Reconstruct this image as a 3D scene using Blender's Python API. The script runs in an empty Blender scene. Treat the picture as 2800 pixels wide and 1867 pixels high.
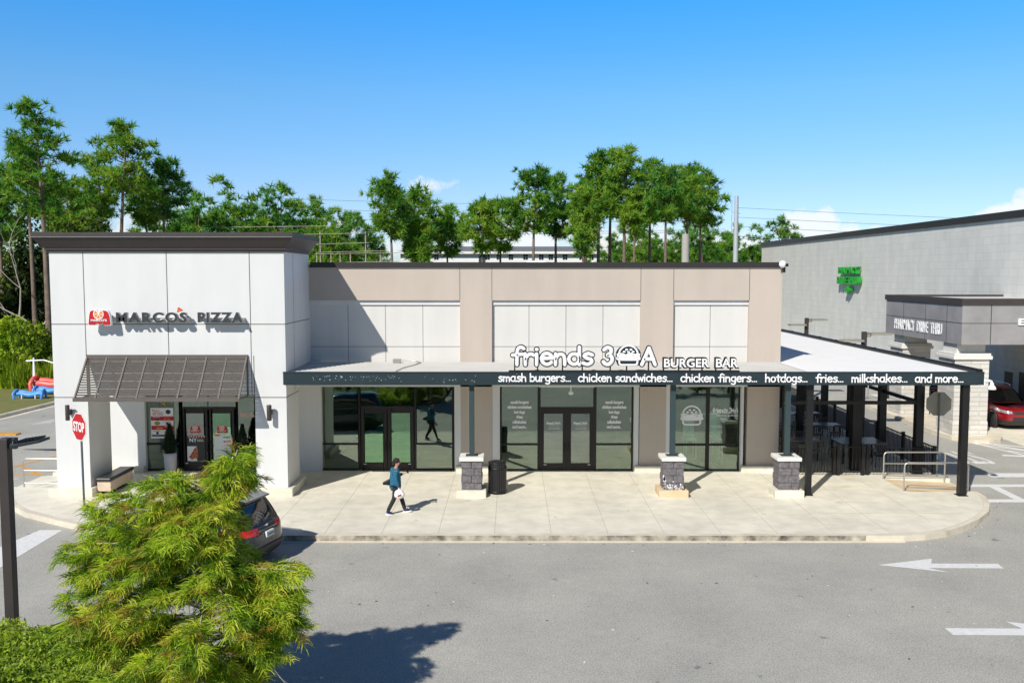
import bpy, bmesh, math, random
import numpy as np
from mathutils import Vector, Matrix
R = math.radians
scene = bpy.context.scene
COL = scene.collection
# ------------------------------------------------------------------ camera
EYE = 6.99
PITCH = math.atan(183.5/2450)
cam = bpy.data.objects.new('camera', bpy.data.cameras.new('camera'))
COL.objects.link(cam)
cam.data.sensor_width = 36.0
cam.data.lens = 31.5
cam.data.clip_end = 3000
cam.location = (0, 0, EYE)
cam.rotation_euler = (R(90)-PITCH, 0, 0)
scene.camera = cam
# ------------------------------------------------------------------ light
SUNV = Vector((-.595, -1.0, .98)).normalized()          # towards the sun
sl = bpy.data.lights.new('sun', 'SUN'); sl.energy = 4.8; sl.angle = R(.53); sl.color = (1, .945, .865)
sun = bpy.data.objects.new('sun', sl); COL.objects.link(sun)
sun.rotation_euler = SUNV.to_track_quat('Z', 'Y').to_euler()
sun.location = (-30, -50, 60)
scene.view_settings.view_transform = 'Standard'
scene.view_settings.look = 'None'
scene.view_settings.exposure = 0.05
scene.view_settings.gamma = 1.0
scene.view_settings.use_curve_mapping = False
world = bpy.data.worlds.new('World'); scene.world = world; world.use_nodes = True
def sky():
    nt = world.node_tree; N = nt.nodes; L = nt.links
    N.clear()
    out = N.new('ShaderNodeOutputWorld'); bg = N.new('ShaderNodeBackground')
    st = N.new('ShaderNodeTexSky'); st.sky_type = 'NISHITA'; st.sun_disc = False
    st.sun_elevation = R(40.1); st.sun_rotation = R(210.75)
    st.air_density = 1.0; st.dust_density = 0.25; st.ozone_density = 2.5; st.altitude = 0
    hs = N.new('ShaderNodeHueSaturation'); hs.inputs['Saturation'].default_value = 1.2
    hs.inputs['Value'].default_value = 1.0
    L.new(st.outputs[0], hs.inputs['Color'])
    def M(op, a, b=None, c=None, clamp=False):
        n = N.new('ShaderNodeMath'); n.operation = op; n.use_clamp = clamp
        for i, x in enumerate((a, b, c)):
            if x is None: continue
            if isinstance(x, (int, float)): n.inputs[i].default_value = x
            else: L.new(x, n.inputs[i])
        return n.outputs[0]
    tc = N.new('ShaderNodeTexCoord'); sp = N.new('ShaderNodeSeparateXYZ'); L.new(tc.outputs['Generated'], sp.inputs[0])
    X, Y, Z = sp.outputs
    yy = M('MAXIMUM', Y, .05)
    az = M('DIVIDE', X, yy); el = M('DIVIDE', Z, yy)
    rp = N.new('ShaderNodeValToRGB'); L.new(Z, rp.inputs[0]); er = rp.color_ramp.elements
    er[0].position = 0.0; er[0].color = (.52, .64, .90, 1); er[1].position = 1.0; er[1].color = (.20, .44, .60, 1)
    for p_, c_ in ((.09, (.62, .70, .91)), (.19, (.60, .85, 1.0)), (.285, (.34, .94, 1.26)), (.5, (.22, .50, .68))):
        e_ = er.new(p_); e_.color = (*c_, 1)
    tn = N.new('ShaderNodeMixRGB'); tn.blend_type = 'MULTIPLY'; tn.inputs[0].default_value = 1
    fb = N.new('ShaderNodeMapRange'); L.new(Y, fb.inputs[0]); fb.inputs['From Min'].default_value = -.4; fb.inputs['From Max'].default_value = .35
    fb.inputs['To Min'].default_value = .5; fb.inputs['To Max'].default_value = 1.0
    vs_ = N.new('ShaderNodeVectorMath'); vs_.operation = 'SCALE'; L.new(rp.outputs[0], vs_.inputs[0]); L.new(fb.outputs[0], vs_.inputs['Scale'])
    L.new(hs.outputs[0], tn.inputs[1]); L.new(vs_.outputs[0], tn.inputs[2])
    cb = N.new('ShaderNodeCombineXYZ'); L.new(az, cb.inputs[0]); L.new(el, cb.inputs[1])
    nz = N.new('ShaderNodeTexNoise'); nz.inputs['Scale'].default_value = 26; nz.inputs['Detail'].default_value = 7
    nz.inputs['Roughness'].default_value = .62
    L.new(cb.outputs[0], nz.inputs['Vector'])
    n1 = nz.outputs[0]
    clouds = [(-.092, .098, .028, .010, .75), (-.36, .073, .022, .006, .55), (-.185, .052, .014, .010, .9),
              (.325, .048, .036, .022, 1.4), (.345, .062, .012, .014, .95), (.375, .044, .012, .012, .95),
              (.545, .063, .030, .015, 1.4), (.565, .076, .012, .016, .9),
              (.02, .045, .07, .03, 1.0), (.15, .035, .09, .03, 1.0), (-.08, .03, .06, .022, .8), (.24, .03, .06, .02, .9),
              (-.43, .04, .05, .03, .8), (.43, .04, .05, .012, .8)]
    tot = None
    for (a, e, wa, we, s) in clouds:
        d = M('ADD', M('POWER', M('ABSOLUTE', M('DIVIDE', M('SUBTRACT', az, a), wa)), 2.0),
              M('POWER', M('ABSOLUTE', M('DIVIDE', M('SUBTRACT', el, e), we)), 2.0))
        m = M('MULTIPLY', M('SUBTRACT', 1.35, d), s, None)
        tot = m if tot is None else M('MAXIMUM', tot, m)
    v = M('ADD', M('MULTIPLY', tot, .55), M('MULTIPLY', M('SUBTRACT', n1, .5), 3.2))
    mask = M('MULTIPLY', M('SMOOTHSTEP', v, 0, 1) if False else M('MULTIPLY', M('SUBTRACT', v, .12), 1.7, None, True), 1.0, None, True)
    mask = M('MULTIPLY', mask, M('GREATER_THAN', Y, .2))
    mask = M('MULTIPLY', mask, .85)
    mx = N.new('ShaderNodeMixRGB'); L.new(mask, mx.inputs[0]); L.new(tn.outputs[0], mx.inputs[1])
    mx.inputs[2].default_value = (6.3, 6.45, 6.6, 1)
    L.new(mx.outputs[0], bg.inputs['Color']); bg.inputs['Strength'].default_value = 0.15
    L.new(bg.outputs[0], out.inputs['Surface'])
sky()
# ------------------------------------------------------------------ helpers
FPX = 2450.0
CP, SP = math.cos(PITCH), math.sin(PITCH)
def ray(u, v):
    a = (u-1400)/FPX; b = (933.5-v)/FPX
    return a, CP+b*SP, -SP+b*CP
def gp(u, v, z=0.0):                       # survey: photo point known to lie at height z
    d = ray(u, v); t = (z-EYE)/d[2]; return d[0]*t, d[1]*t
def fp(u, v, Y):                           # survey: photo point known to lie at depth Y
    d = ray(u, v); t = Y/d[1]; return d[0]*t, EYE+d[2]*t

def tag(o, label=None, cat=None, group=None, kind=None):
    if label: o['label'] = label
    if cat: o['category'] = cat
    if group: o['group'] = group
    if kind: o['kind'] = kind
    return o
WO = {}
def empty(name, loc=(0, 0, 0), label=None, cat=None, group=None):
    o = bpy.data.objects.new(name, None); COL.objects.link(o); o.location = loc
    o.empty_display_size = .2
    WO[o.name] = Vector(loc)
    return tag(o, label, cat, group)
def link(name, me, parent=None):
    o = bpy.data.objects.new(name, me); COL.objects.link(o)
    if parent is not None:
        o.parent = parent; o.location = -WO.get(parent.name, Vector((0, 0, 0)))
    WO[o.name] = Vector((0, 0, 0))
    return o
def copy_tree(o, parent=None, grp=None):
    c = o.copy(); COL.objects.link(c)
    if parent is not None: c.parent = parent
    WO[c.name] = WO.get(o.name, Vector((0, 0, 0))).copy()
    for ch in o.children: copy_tree(ch, c)
    return c

class MB:
    def __init__(s): s.v = []; s.f = []; s.m = []; s.s = []
    def add(s, vs, fs, mi=0, sm=False):
        b = len(s.v); s.v += [tuple(p) for p in vs]
        for f in fs:
            s.f.append([i+b for i in f]); s.m.append(mi); s.s.append(sm)
    def box(s, x0, y0, z0, x1, y1, z1, mi=0):
        if x0 > x1: x0, x1 = x1, x0
        if y0 > y1: y0, y1 = y1, y0
        if z0 > z1: z0, z1 = z1, z0
        s.add([(x0,y0,z0),(x1,y0,z0),(x1,y1,z0),(x0,y1,z0),(x0,y0,z1),(x1,y0,z1),(x1,y1,z1),(x0,y1,z1)],
              [(3,2,1,0),(4,5,6,7),(0,1,5,4),(1,2,6,5),(2,3,7,6),(3,0,4,7)], mi)
        return s
    def obox(s, c, ax, ay, az, mi=0):          # oriented box, half axes
        c, ax, ay, az = map(Vector, (c, ax, ay, az))
        p = [c-ax-ay-az, c+ax-ay-az, c+ax+ay-az, c-ax+ay-az, c-ax-ay+az, c+ax-ay+az, c+ax+ay+az, c-ax+ay+az]
        s.add(p, [(3,2,1,0),(4,5,6,7),(0,1,5,4),(1,2,6,5),(2,3,7,6),(3,0,4,7)], mi)
        return s
    def ext(s, pts, vec, mi=0, cap0=True, cap1=True, sm=False):
        n = len(pts); vec = Vector(vec); pts = [Vector(p) for p in pts]
        vs = pts+[p+vec for p in pts]; fs = []
        s.add(vs, [(i, (i+1) % n, n+(i+1) % n, n+i) for i in range(n)], mi, sm)
        if cap0: s.add(pts, [tuple(range(n))[::-1]], mi)
        if cap1: s.add([p+vec for p in pts], [tuple(range(n))], mi)
        return s
    def poly(s, pts, mi=0):
        s.add(pts, [tuple(range(len(pts)))], mi); return s
    def tube(s, pts, r, n=8, mi=0, cap=True, flat=None):
        pts = [Vector(p) for p in pts]; k = len(pts)
        rs = r if isinstance(r, (list, tuple)) else [r]*k
        vs = []; fs = []; up = None
        for i, p in enumerate(pts):
            t = (pts[min(i+1, k-1)]-pts[max(i-1, 0)]).normalized()
            if up is None:
                up = Vector((0, 0, 1)) if abs(t.z) < .9 else Vector((1, 0, 0))
            a = t.cross(up)
            if a.length < 1e-5: a = t.cross(Vector((0, 1, 0)))
            a.normalize(); b = a.cross(t).normalized(); up = b
            for j in range(n):
                q = 2*math.pi*j/n
                vs.append(p+a*math.cos(q)*rs[i]+b*math.sin(q)*rs[i])
        for i in range(k-1):
            for j in range(n):
                fs.append((i*n+j, i*n+(j+1) % n, (i+1)*n+(j+1) % n, (i+1)*n+j))
        s.add(vs, fs, mi, True)
        if cap:
            s.add(vs[:n], [tuple(range(n))[::-1]], mi); s.add(vs[-n:], [tuple(range(n))], mi)
        return s
    def lathe(s, prof, c=(0, 0, 0), n=24, mi=0, sm=True):
        c = Vector(c); vs = []; fs = []
        for (r, z) in prof:
            for j in range(n):
                a = 2*math.pi*j/n; vs.append(c+Vector((r*math.cos(a), r*math.sin(a), z)))
        for i in range(len(prof)-1):
            for j in range(n):
                fs.append((i*n+j, i*n+(j+1) % n, (i+1)*n+(j+1) % n, (i+1)*n+j))
        s.add(vs, fs, mi, sm)
        s.add(vs[:n], [tuple(range(n))[::-1]], mi); s.add(vs[-n:], [tuple(range(n))], mi)
        return s
    def sphere(s, c, rx, ry=None, rz=None, n=12, mi=0):
        ry = ry or rx; rz = rz or rx; vs = []; fs = []; m = max(4, n//2)
        for i in range(m+1):
            t = math.pi*i/m
            for j in range(n):
                a = 2*math.pi*j/n
                vs.append((c[0]+rx*math.sin(t)*math.cos(a), c[1]+ry*math.sin(t)*math.sin(a), c[2]+rz*math.cos(t)))
        for i in range(m):
            for j in range(n):
                fs.append((i*n+j, (i+1)*n+j, (i+1)*n+(j+1) % n, i*n+(j+1) % n))
        s.add(vs, fs, mi, True); return s
    def xf(s, M, start=0):
        for i in range(start, len(s.v)): s.v[i] = tuple(M @ Vector(s.v[i]))
        return s
    def build(s, name, mats, parent=None, bevel=0, subsurf=0, weld=False):
        me = bpy.data.meshes.new(name)
        me.from_pydata(s.v, [], s.f)
        if not isinstance(mats, (list, tuple)): mats = [mats]
        for m in mats: me.materials.append(m)
        me.polygons.foreach_set('material_index', s.m)
        me.polygons.foreach_set('use_smooth', s.s)
        if weld:
            bm = bmesh.new(); bm.from_mesh(me); bmesh.ops.remove_doubles(bm, verts=bm.verts, dist=1e-4)
            bmesh.ops.recalc_face_normals(bm, faces=bm.faces); bm.to_mesh(me); bm.free()
        me.update()
        o = link(name, me, parent)
        if bevel:
            b = o.modifiers.new('edge', 'BEVEL'); b.width = bevel; b.segments = 2; b.limit_method = 'ANGLE'; b.angle_limit = R(40)
        if subsurf:
            b = o.modifiers.new('sub', 'SUBSURF'); b.levels = subsurf; b.render_levels = subsurf
        return o
def npmesh(name, V, Fq, mats, mi=None, parent=None, smooth=False):
    V = np.asarray(V, dtype=np.float32); Fq = np.asarray(Fq, dtype=np.int32)
    me = bpy.data.meshes.new(name); k = Fq.shape[1]; nf = len(Fq)
    me.vertices.add(len(V)); me.vertices.foreach_set('co', V.ravel())
    me.loops.add(nf*k); me.loops.foreach_set('vertex_index', Fq.ravel())
    me.polygons.add(nf); me.polygons.foreach_set('loop_start', np.arange(0, nf*k, k, dtype=np.int32))
    try: me.polygons.foreach_set('loop_total', np.full(nf, k, dtype=np.int32))
    except Exception: pass
    if not isinstance(mats, (list, tuple)): mats = [mats]
    for m in mats: me.materials.append(m)
    if mi is not None: me.polygons.foreach_set('material_index', np.asarray(mi, dtype=np.int32))
    if smooth: me.polygons.foreach_set('use_smooth', np.ones(nf, dtype=bool))
    me.update(calc_edges=True); me.validate()
    return link(name, me, parent)
# ------------------------------------------------------------------ materials
def mat(name, col, rough=.7, metal=0, var=.12, scale=3.0, bump=0, bscale=60, spec=.5, col2=None, detail=5, emit=None, coat=0, big=None):
    m = bpy.data.materials.new(name); m.use_nodes = True
    nt = m.node_tree; N = nt.nodes; L = nt.links; b = N['Principled BSDF']
    b.inputs['Roughness'].default_value = rough; b.inputs['Metallic'].default_value = metal
    b.inputs['Specular IOR Level'].default_value = spec
    if coat: b.inputs['Coat Weight'].default_value = coat; b.inputs['Coat Roughness'].default_value = .03
    tc = N.new('ShaderNodeTexCoord')
    if var > 0 or col2:
        nz = N.new('ShaderNodeTexNoise'); nz.inputs['Scale'].default_value = scale; nz.inputs['Detail'].default_value = detail
        nz.inputs['Roughness'].default_value = .6
        L.new(tc.outputs['Object'], nz.inputs['Vector'])
        rp = N.new('ShaderNodeValToRGB'); L.new(nz.outputs[0], rp.inputs[0])
        c2 = col2 or tuple(c*(1-var) for c in col); c1 = col if col2 else tuple(min(1, c*(1+var*.6)) for c in col)
        rp.color_ramp.elements[0].position = .3; rp.color_ramp.elements[1].position = .7
        rp.color_ramp.elements[0].color = (*c2, 1); rp.color_ramp.elements[1].color = (*c1, 1)
        src = rp.outputs[0]
        if big:
            n2 = N.new('ShaderNodeTexNoise'); n2.inputs['Scale'].default_value = big[0]; n2.inputs['Detail'].default_value = 4
            mp2 = N.new('ShaderNodeMapping'); mp2.inputs['Scale'].default_value = (1, 1, big[2] if len(big) > 2 else 1)
            L.new(tc.outputs['Object'], mp2.inputs[0]); L.new(mp2.outputs[0], n2.inputs['Vector'])
            r2 = N.new('ShaderNodeValToRGB'); L.new(n2.outputs[0], r2.inputs[0])
            r2.color_ramp.elements[0].position = .32; r2.color_ramp.elements[1].position = .62
            r2.color_ramp.elements[0].color = (1-big[1],)*3+(1,); r2.color_ramp.elements[1].color = (1, 1, 1, 1)
            mx = N.new('ShaderNodeMixRGB'); mx.blend_type = 'MULTIPLY'; mx.inputs[0].default_value = 1
            L.new(src, mx.inputs[1]); L.new(r2.outputs[0], mx.inputs[2]); src = mx.outputs[0]
        L.new(src, b.inputs['Base Color'])
    else:
        b.inputs['Base Color'].default_value = (*col, 1)
    if bump:
        n3 = N.new('ShaderNodeTexNoise'); n3.inputs['Scale'].default_value = bscale; n3.inputs['Detail'].default_value = 4
        L.new(tc.outputs['Object'], n3.inputs['Vector'])
        bp = N.new('ShaderNodeBump'); bp.inputs['Strength'].default_value = bump; bp.inputs['Distance'].default_value = .02
        L.new(n3.outputs[0], bp.inputs['Height']); L.new(bp.outputs[0], b.inputs['Normal'])
    if emit:
        b.inputs['Emission Color'].default_value = (*emit[0], 1); b.inputs['Emission Strength'].default_value = emit[1]
    return m
def brickmat(name, c1, c2, mortar, bw, bh, msize=.012, axis='xz', rough=.85, bump=.3, noise=.15, streak=0):
    m = bpy.data.materials.new(name); m.use_nodes = True
    nt = m.node_tree; N = nt.nodes; L = nt.links; b = N['Principled BSDF']; b.inputs['Roughness'].default_value = rough
    tc = N.new('ShaderNodeTexCoord'); sp = N.new('ShaderNodeSeparateXYZ'); cb = N.new('ShaderNodeCombineXYZ')
    L.new(tc.outputs['Object'], sp.inputs[0])
    a = N.new('ShaderNodeMath'); a.operation = 'ADD'
    L.new(sp.outputs[0], a.inputs[0]); L.new(sp.outputs[1], a.inputs[1])
    L.new(a.outputs[0], cb.inputs[0]); L.new(sp.outputs[2], cb.inputs[1])
    br = N.new('ShaderNodeTexBrick'); L.new(cb.outputs[0], br.inputs['Vector'])
    br.inputs['Scale'].default_value = 1; br.inputs['Brick Width'].default_value = bw; br.inputs['Row Height'].default_value = bh
    br.inputs['Mortar Size'].default_value = msize; br.inputs['Mortar Smooth'].default_value = .2
    br.inputs['Color1'].default_value = (*c1, 1); br.inputs['Color2'].default_value = (*c2, 1); br.inputs['Mortar'].default_value = (*mortar, 1)
    nz = N.new('ShaderNodeTexNoise'); nz.inputs['Scale'].default_value = 1.3; nz.inputs['Detail'].default_value = 8; nz.inputs['Roughness'].default_value = .65
    mp = N.new('ShaderNodeMapping'); mp.inputs['Scale'].default_value = (1, 1, .3 if streak else 1)
    L.new(tc.outputs['Object'], mp.inputs[0]); L.new(mp.outputs[0], nz.inputs['Vector'])
    rp = N.new('ShaderNodeValToRGB'); L.new(nz.outputs[0], rp.inputs[0]); rp.color_ramp.elements[0].position = .3; rp.color_ramp.elements[1].position = .7
    rp.color_ramp.elements[0].color = (1-noise,)*3+(1,); rp.color_ramp.elements[1].color = (1, 1, 1, 1)
    mx = N.new('ShaderNodeMixRGB'); mx.blend_type = 'MULTIPLY'; mx.inputs[0].default_value = 1
    L.new(br.outputs['Color'], mx.inputs[1]); L.new(rp.outputs[0], mx.inputs[2]); L.new(mx.outputs[0], b.inputs['Base Color'])
    n2 = N.new('ShaderNodeTexNoise'); n2.inputs['Scale'].default_value = 14; n2.inputs['Detail'].default_value = 6
    L.new(tc.outputs['Object'], n2.inputs['Vector'])
    ad = N.new('ShaderNodeMath'); ad.operation = 'SUBTRACT'; L.new(n2.outputs[0], ad.inputs[0]); L.new(br.outputs['Fac'], ad.inputs[1])
    bp = N.new('ShaderNodeBump'); bp.inputs['Strength'].default_value = bump; bp.inputs['Distance'].default_value = .04
    L.new(ad.outputs[0], bp.inputs['Height']); L.new(bp.outputs[0], b.inputs['Normal'])
    return m
def asphalt():
    m = bpy.data.materials.new('asphalt'); m.use_nodes = True
    nt = m.node_tree; N = nt.nodes; L = nt.links; b = N['Principled BSDF']; b.inputs['Roughness'].default_value = .88
    b.inputs['Specular IOR Level'].default_value = .25
    tc = N.new('ShaderNodeTexCoord')
    def nz(sc, det, ro=.6):
        n = N.new('ShaderNodeTexNoise'); n.inputs['Scale'].default_value = sc; n.inputs['Detail'].default_value = det; n.inputs['Roughness'].default_value = ro
        L.new(tc.outputs['Object'], n.inputs['Vector']); return n.outputs[0]
    def ramp(f, p0, c0, p1, c1):
        r = N.new('ShaderNodeValToRGB'); L.new(f, r.inputs[0]); e = r.color_ramp.elements
        e[0].position = p0; e[1].position = p1; e[0].color = (*c0, 1); e[1].color = (*c1, 1); return r.outputs[0]
    def mul(a, c):
        x = N.new('ShaderNodeMixRGB'); x.blend_type = 'MULTIPLY'; x.inputs[0].default_value = 1; L.new(a, x.inputs[1]); L.new(c, x.inputs[2]); return x.outputs[0]
    base = ramp(nz(30, 4, .85), .33, (.22, .215, .192), .68, (.62, .61, .548))
    blot = ramp(nz(.42, 6), .3, (.86, .86, .87), .66, (1.06, 1.05, 1.03))
    fine = ramp(nz(5, 5, .7), .3, (.92, .92, .92), .7, (1.05, 1.05, 1.05))
    spots = ramp(nz(1.7, 2), .26, (.62, .62, .62), .31, (1, 1, 1))
    c = mul(mul(mul(base, blot), fine), spots)
    # tyre lanes along the drive, from wear
    L.new(c, b.inputs['Base Color'])
    bp = N.new('ShaderNodeBump'); bp.inputs['Strength'].default_value = .35; bp.inputs['Distance'].default_value = .01
    L.new(nz(60, 3), bp.inputs['Height']); L.new(bp.outputs[0], b.inputs['Normal'])
    return m
def glassmat(name, tint, f0=.2, trans=.5, gc=(.86, 1, .9)):
    m = bpy.data.materials.new(name); m.use_nodes = True
    nt = m.node_tree; N = nt.nodes; L = nt.links; N.clear()
    out = N.new('ShaderNodeOutputMaterial'); g = N.new('ShaderNodeBsdfGlossy'); g.inputs['Roughness'].default_value = .012
    g.inputs['Color'].default_value = (*gc, 1)
    tr = N.new('ShaderNodeBsdfTransparent'); tr.inputs['Color'].default_value = (*tint, 1)
    lw = N.new('ShaderNodeFresnel'); lw.inputs['IOR'].default_value = 1.45
    mr = N.new('ShaderNodeMapRange'); mr.inputs['From Min'].default_value = .03; mr.inputs['From Max'].default_value = 1
    mr.inputs['To Min'].default_value = f0; mr.inputs['To Max'].default_value = 1
    L.new(lw.outputs[0], mr.inputs[0])
    # pane waviness
    tc = N.new('ShaderNodeTexCoord'); nz = N.new('ShaderNodeTexNoise'); nz.inputs['Scale'].default_value = 1.1; L.new(tc.outputs['Object'], nz.inputs['Vector'])
    bp = N.new('ShaderNodeBump'); bp.inputs['Strength'].default_value = .05; bp.inputs['Distance'].default_value = .05
    L.new(nz.outputs[0], bp.inputs['Height']); L.new(bp.outputs[0], g.inputs['Normal'])
    mx = N.new('ShaderNodeMixShader'); L.new(mr.outputs[0], mx.inputs[0]); L.new(tr.outputs[0], mx.inputs[1]); L.new(g.outputs[0], mx.inputs[2])
    L.new(mx.outputs[0], out.inputs['Surface'])
    return m
def leafmat(name, c1, c2, trans=.35, rough=.55, scale=.8):
    m = bpy.data.materials.new(name); m.use_nodes = True
    nt = m.node_tree; N = nt.nodes; L = nt.links; N.clear()
    out = N.new('ShaderNodeOutputMaterial'); b = N.new('ShaderNodeBsdfPrincipled'); b.inputs['Roughness'].default_value = rough
    b.inputs['Specular IOR Level'].default_value = .25
    t = N.new('ShaderNodeBsdfTranslucent'); mx = N.new('ShaderNodeMixShader'); mx.inputs[0].default_value = trans
    tc = N.new('ShaderNodeTexCoord'); nz = N.new('ShaderNodeTexNoise'); nz.inputs['Scale'].default_value = scale; nz.inputs['Detail'].default_value = 3
    L.new(tc.outputs['Object'], nz.inputs['Vector'])
    rp = N.new('ShaderNodeValToRGB'); L.new(nz.outputs[0], rp.inputs[0]); rp.color_ramp.elements[0].position = .35; rp.color_ramp.elements[1].position = .65
    rp.color_ramp.elements[0].color = (*c1, 1); rp.color_ramp.elements[1].color = (*c2, 1)
    L.new(rp.outputs[0], b.inputs['Base Color']); L.new(rp.outputs[0], t.inputs['Color'])
    L.new(b.outputs[0], mx.inputs[1]); L.new(t.outputs[0], mx.inputs[2]); L.new(mx.outputs[0], out.inputs['Surface'])
    return m
M = {}
M['asphalt'] = asphalt()
M['concrete'] = mat('concrete', (.76, .72, .595), .85, var=.13, scale=.55, bump=.12, bscale=90, detail=9, col2=None, big=(2.2, .1))
M['deadwood'] = mat('dead_wood', (.42, .37, .31), .9, var=.2)
M['wjoint'] = mat('wall_joint', (.13, .125, .12), .9, var=.1)
M['joint'] = mat('concrete_joint', (.47, .43, .355), .9, var=.15)
M['kerb'] = mat('kerb_concrete', (.68, .62, .50), .85, var=.2, scale=1.6, bump=.15, col2=None, detail=8)
M['kerbdark'] = mat('kerb_scuffed', (.62, .56, .45), .85, col2=(.05, .045, .04), scale=2.6, detail=9, bump=.15)
M['stain'] = mat('rust_stained_concrete', (.70, .62, .47), .85, col2=(.62, .42, .20), scale=1.1, detail=6, bump=.1)
M['white'] = mat('white_stucco', (.70, .71, .705), .8, var=.03, scale=.6, bump=.06, bscale=120, big=(1.6, .06, .12))
M['panel'] = mat('offwhite_stucco', (.67, .66, .63), .8, var=.03, scale=.7, bump=.05, bscale=120, big=(1.8, .06, .12))
M['taupe'] = mat('taupe_stucco', (.535, .465, .40), .8, var=.04, scale=.7, bump=.06, bscale=120, big=(1.7, .07, .12))
M['brown'] = mat('bronze_metal', (.06, .05, .048), .5, metal=.2, var=.1)
M['awning'] = mat('awning_bronze', (.135, .117, .102), .5, metal=.1, var=.1)
M['cap'] = mat('dark_cap_metal', (.045, .04, .038), .45, metal=.3, var=.1)
M['teal'] = mat('slate_teal_paint', (.018, .034, .041), .42, var=.15, scale=1.5)
M['black'] = mat('black_metal', (.012, .012, .013), .45, metal=.2, var=.1)
M['frame'] = mat('dark_bronze_frame', (.02, .017, .016), .4, metal=.3, var=.1)
M['steel'] = mat('galvanised_steel', (.55, .53, .49), .38, metal=.75, var=.1, scale=6)
M['signwhite'] = mat('sign_white', (.86, .87, .88), .45, var=.02)
M['signdark'] = mat('sign_charcoal', (.03, .037, .042), .5, var=.08)
M['return'] = mat('letter_return', (.42, .44, .46), .5, var=.05)
M['red'] = mat('sign_red', (.50, .012, .016), .42, var=.05)
M['orange'] = mat('pizza_orange', (.85, .25, .03), .5, var=.1, scale=20)
M['green'] = mat('sign_green', (.015, .33, .03), .4, var=.05)
M['stone'] = mat('split_face_block', (.205, .19, .20), .9, col2=(.10, .092, .098), scale=9, detail=7, bump=1.0, bscale=16)
M['cmu'] = brickmat('painted_block_wall', (.72, .715, .655), (.68, .675, .62), (.58, .575, .525), .81, .405, .010, bump=.08, noise=.14, streak=1)
M['whitestone'] = brickmat('white_split_stone', (.72, .70, .65), (.62, .60, .55), (.48, .46, .42), .8, .2, .01, bump=.7, noise=.15)
M['greycanopy'] = mat('grey_stucco', (.33, .32, .325), .85, var=.16, scale=.9, bump=.05, big=(.6, .14))
M['roofdeck'] = mat('pale_metal_roof', (.56, .55, .52), .85, var=.06, scale=1.2)
M['whiteroof'] = mat('white_patio_roof', (.88, .87, .83), .9, var=.03, scale=1.2)
M['paint'] = mat('road_paint', (.74, .74, .72), .75, var=.12, scale=7, bump=.1)
M['paintold'] = mat('worn_road_paint', (.55, .55, .53), .8, var=.25, scale=9, bump=.1)
M['yellow'] = mat('yellow_road_paint', (.66, .33, .05), .75, var=.2, scale=7)
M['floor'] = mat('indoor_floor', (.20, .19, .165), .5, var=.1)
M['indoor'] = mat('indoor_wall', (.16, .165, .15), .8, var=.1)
M['glass'] = glassmat('tinted_glass', (.42, .54, .43), .23)
M['greenglass'] = glassmat('green_tinted_glass', (.24, .5, .32), .30, gc=(.6, 1, .68))
M['blueglass'] = glassmat('blue_grey_glass', (.40, .44, .50), .26)
M['clearglass'] = glassmat('clearer_glass', (.82, .92, .86), .17)
M['mint'] = mat('mint_plastic', (.62, .90, .80), .4, var=.03)
M['blackrubber'] = mat('tyre_rubber', (.02, .02, .02), .8, var=.1)
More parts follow.
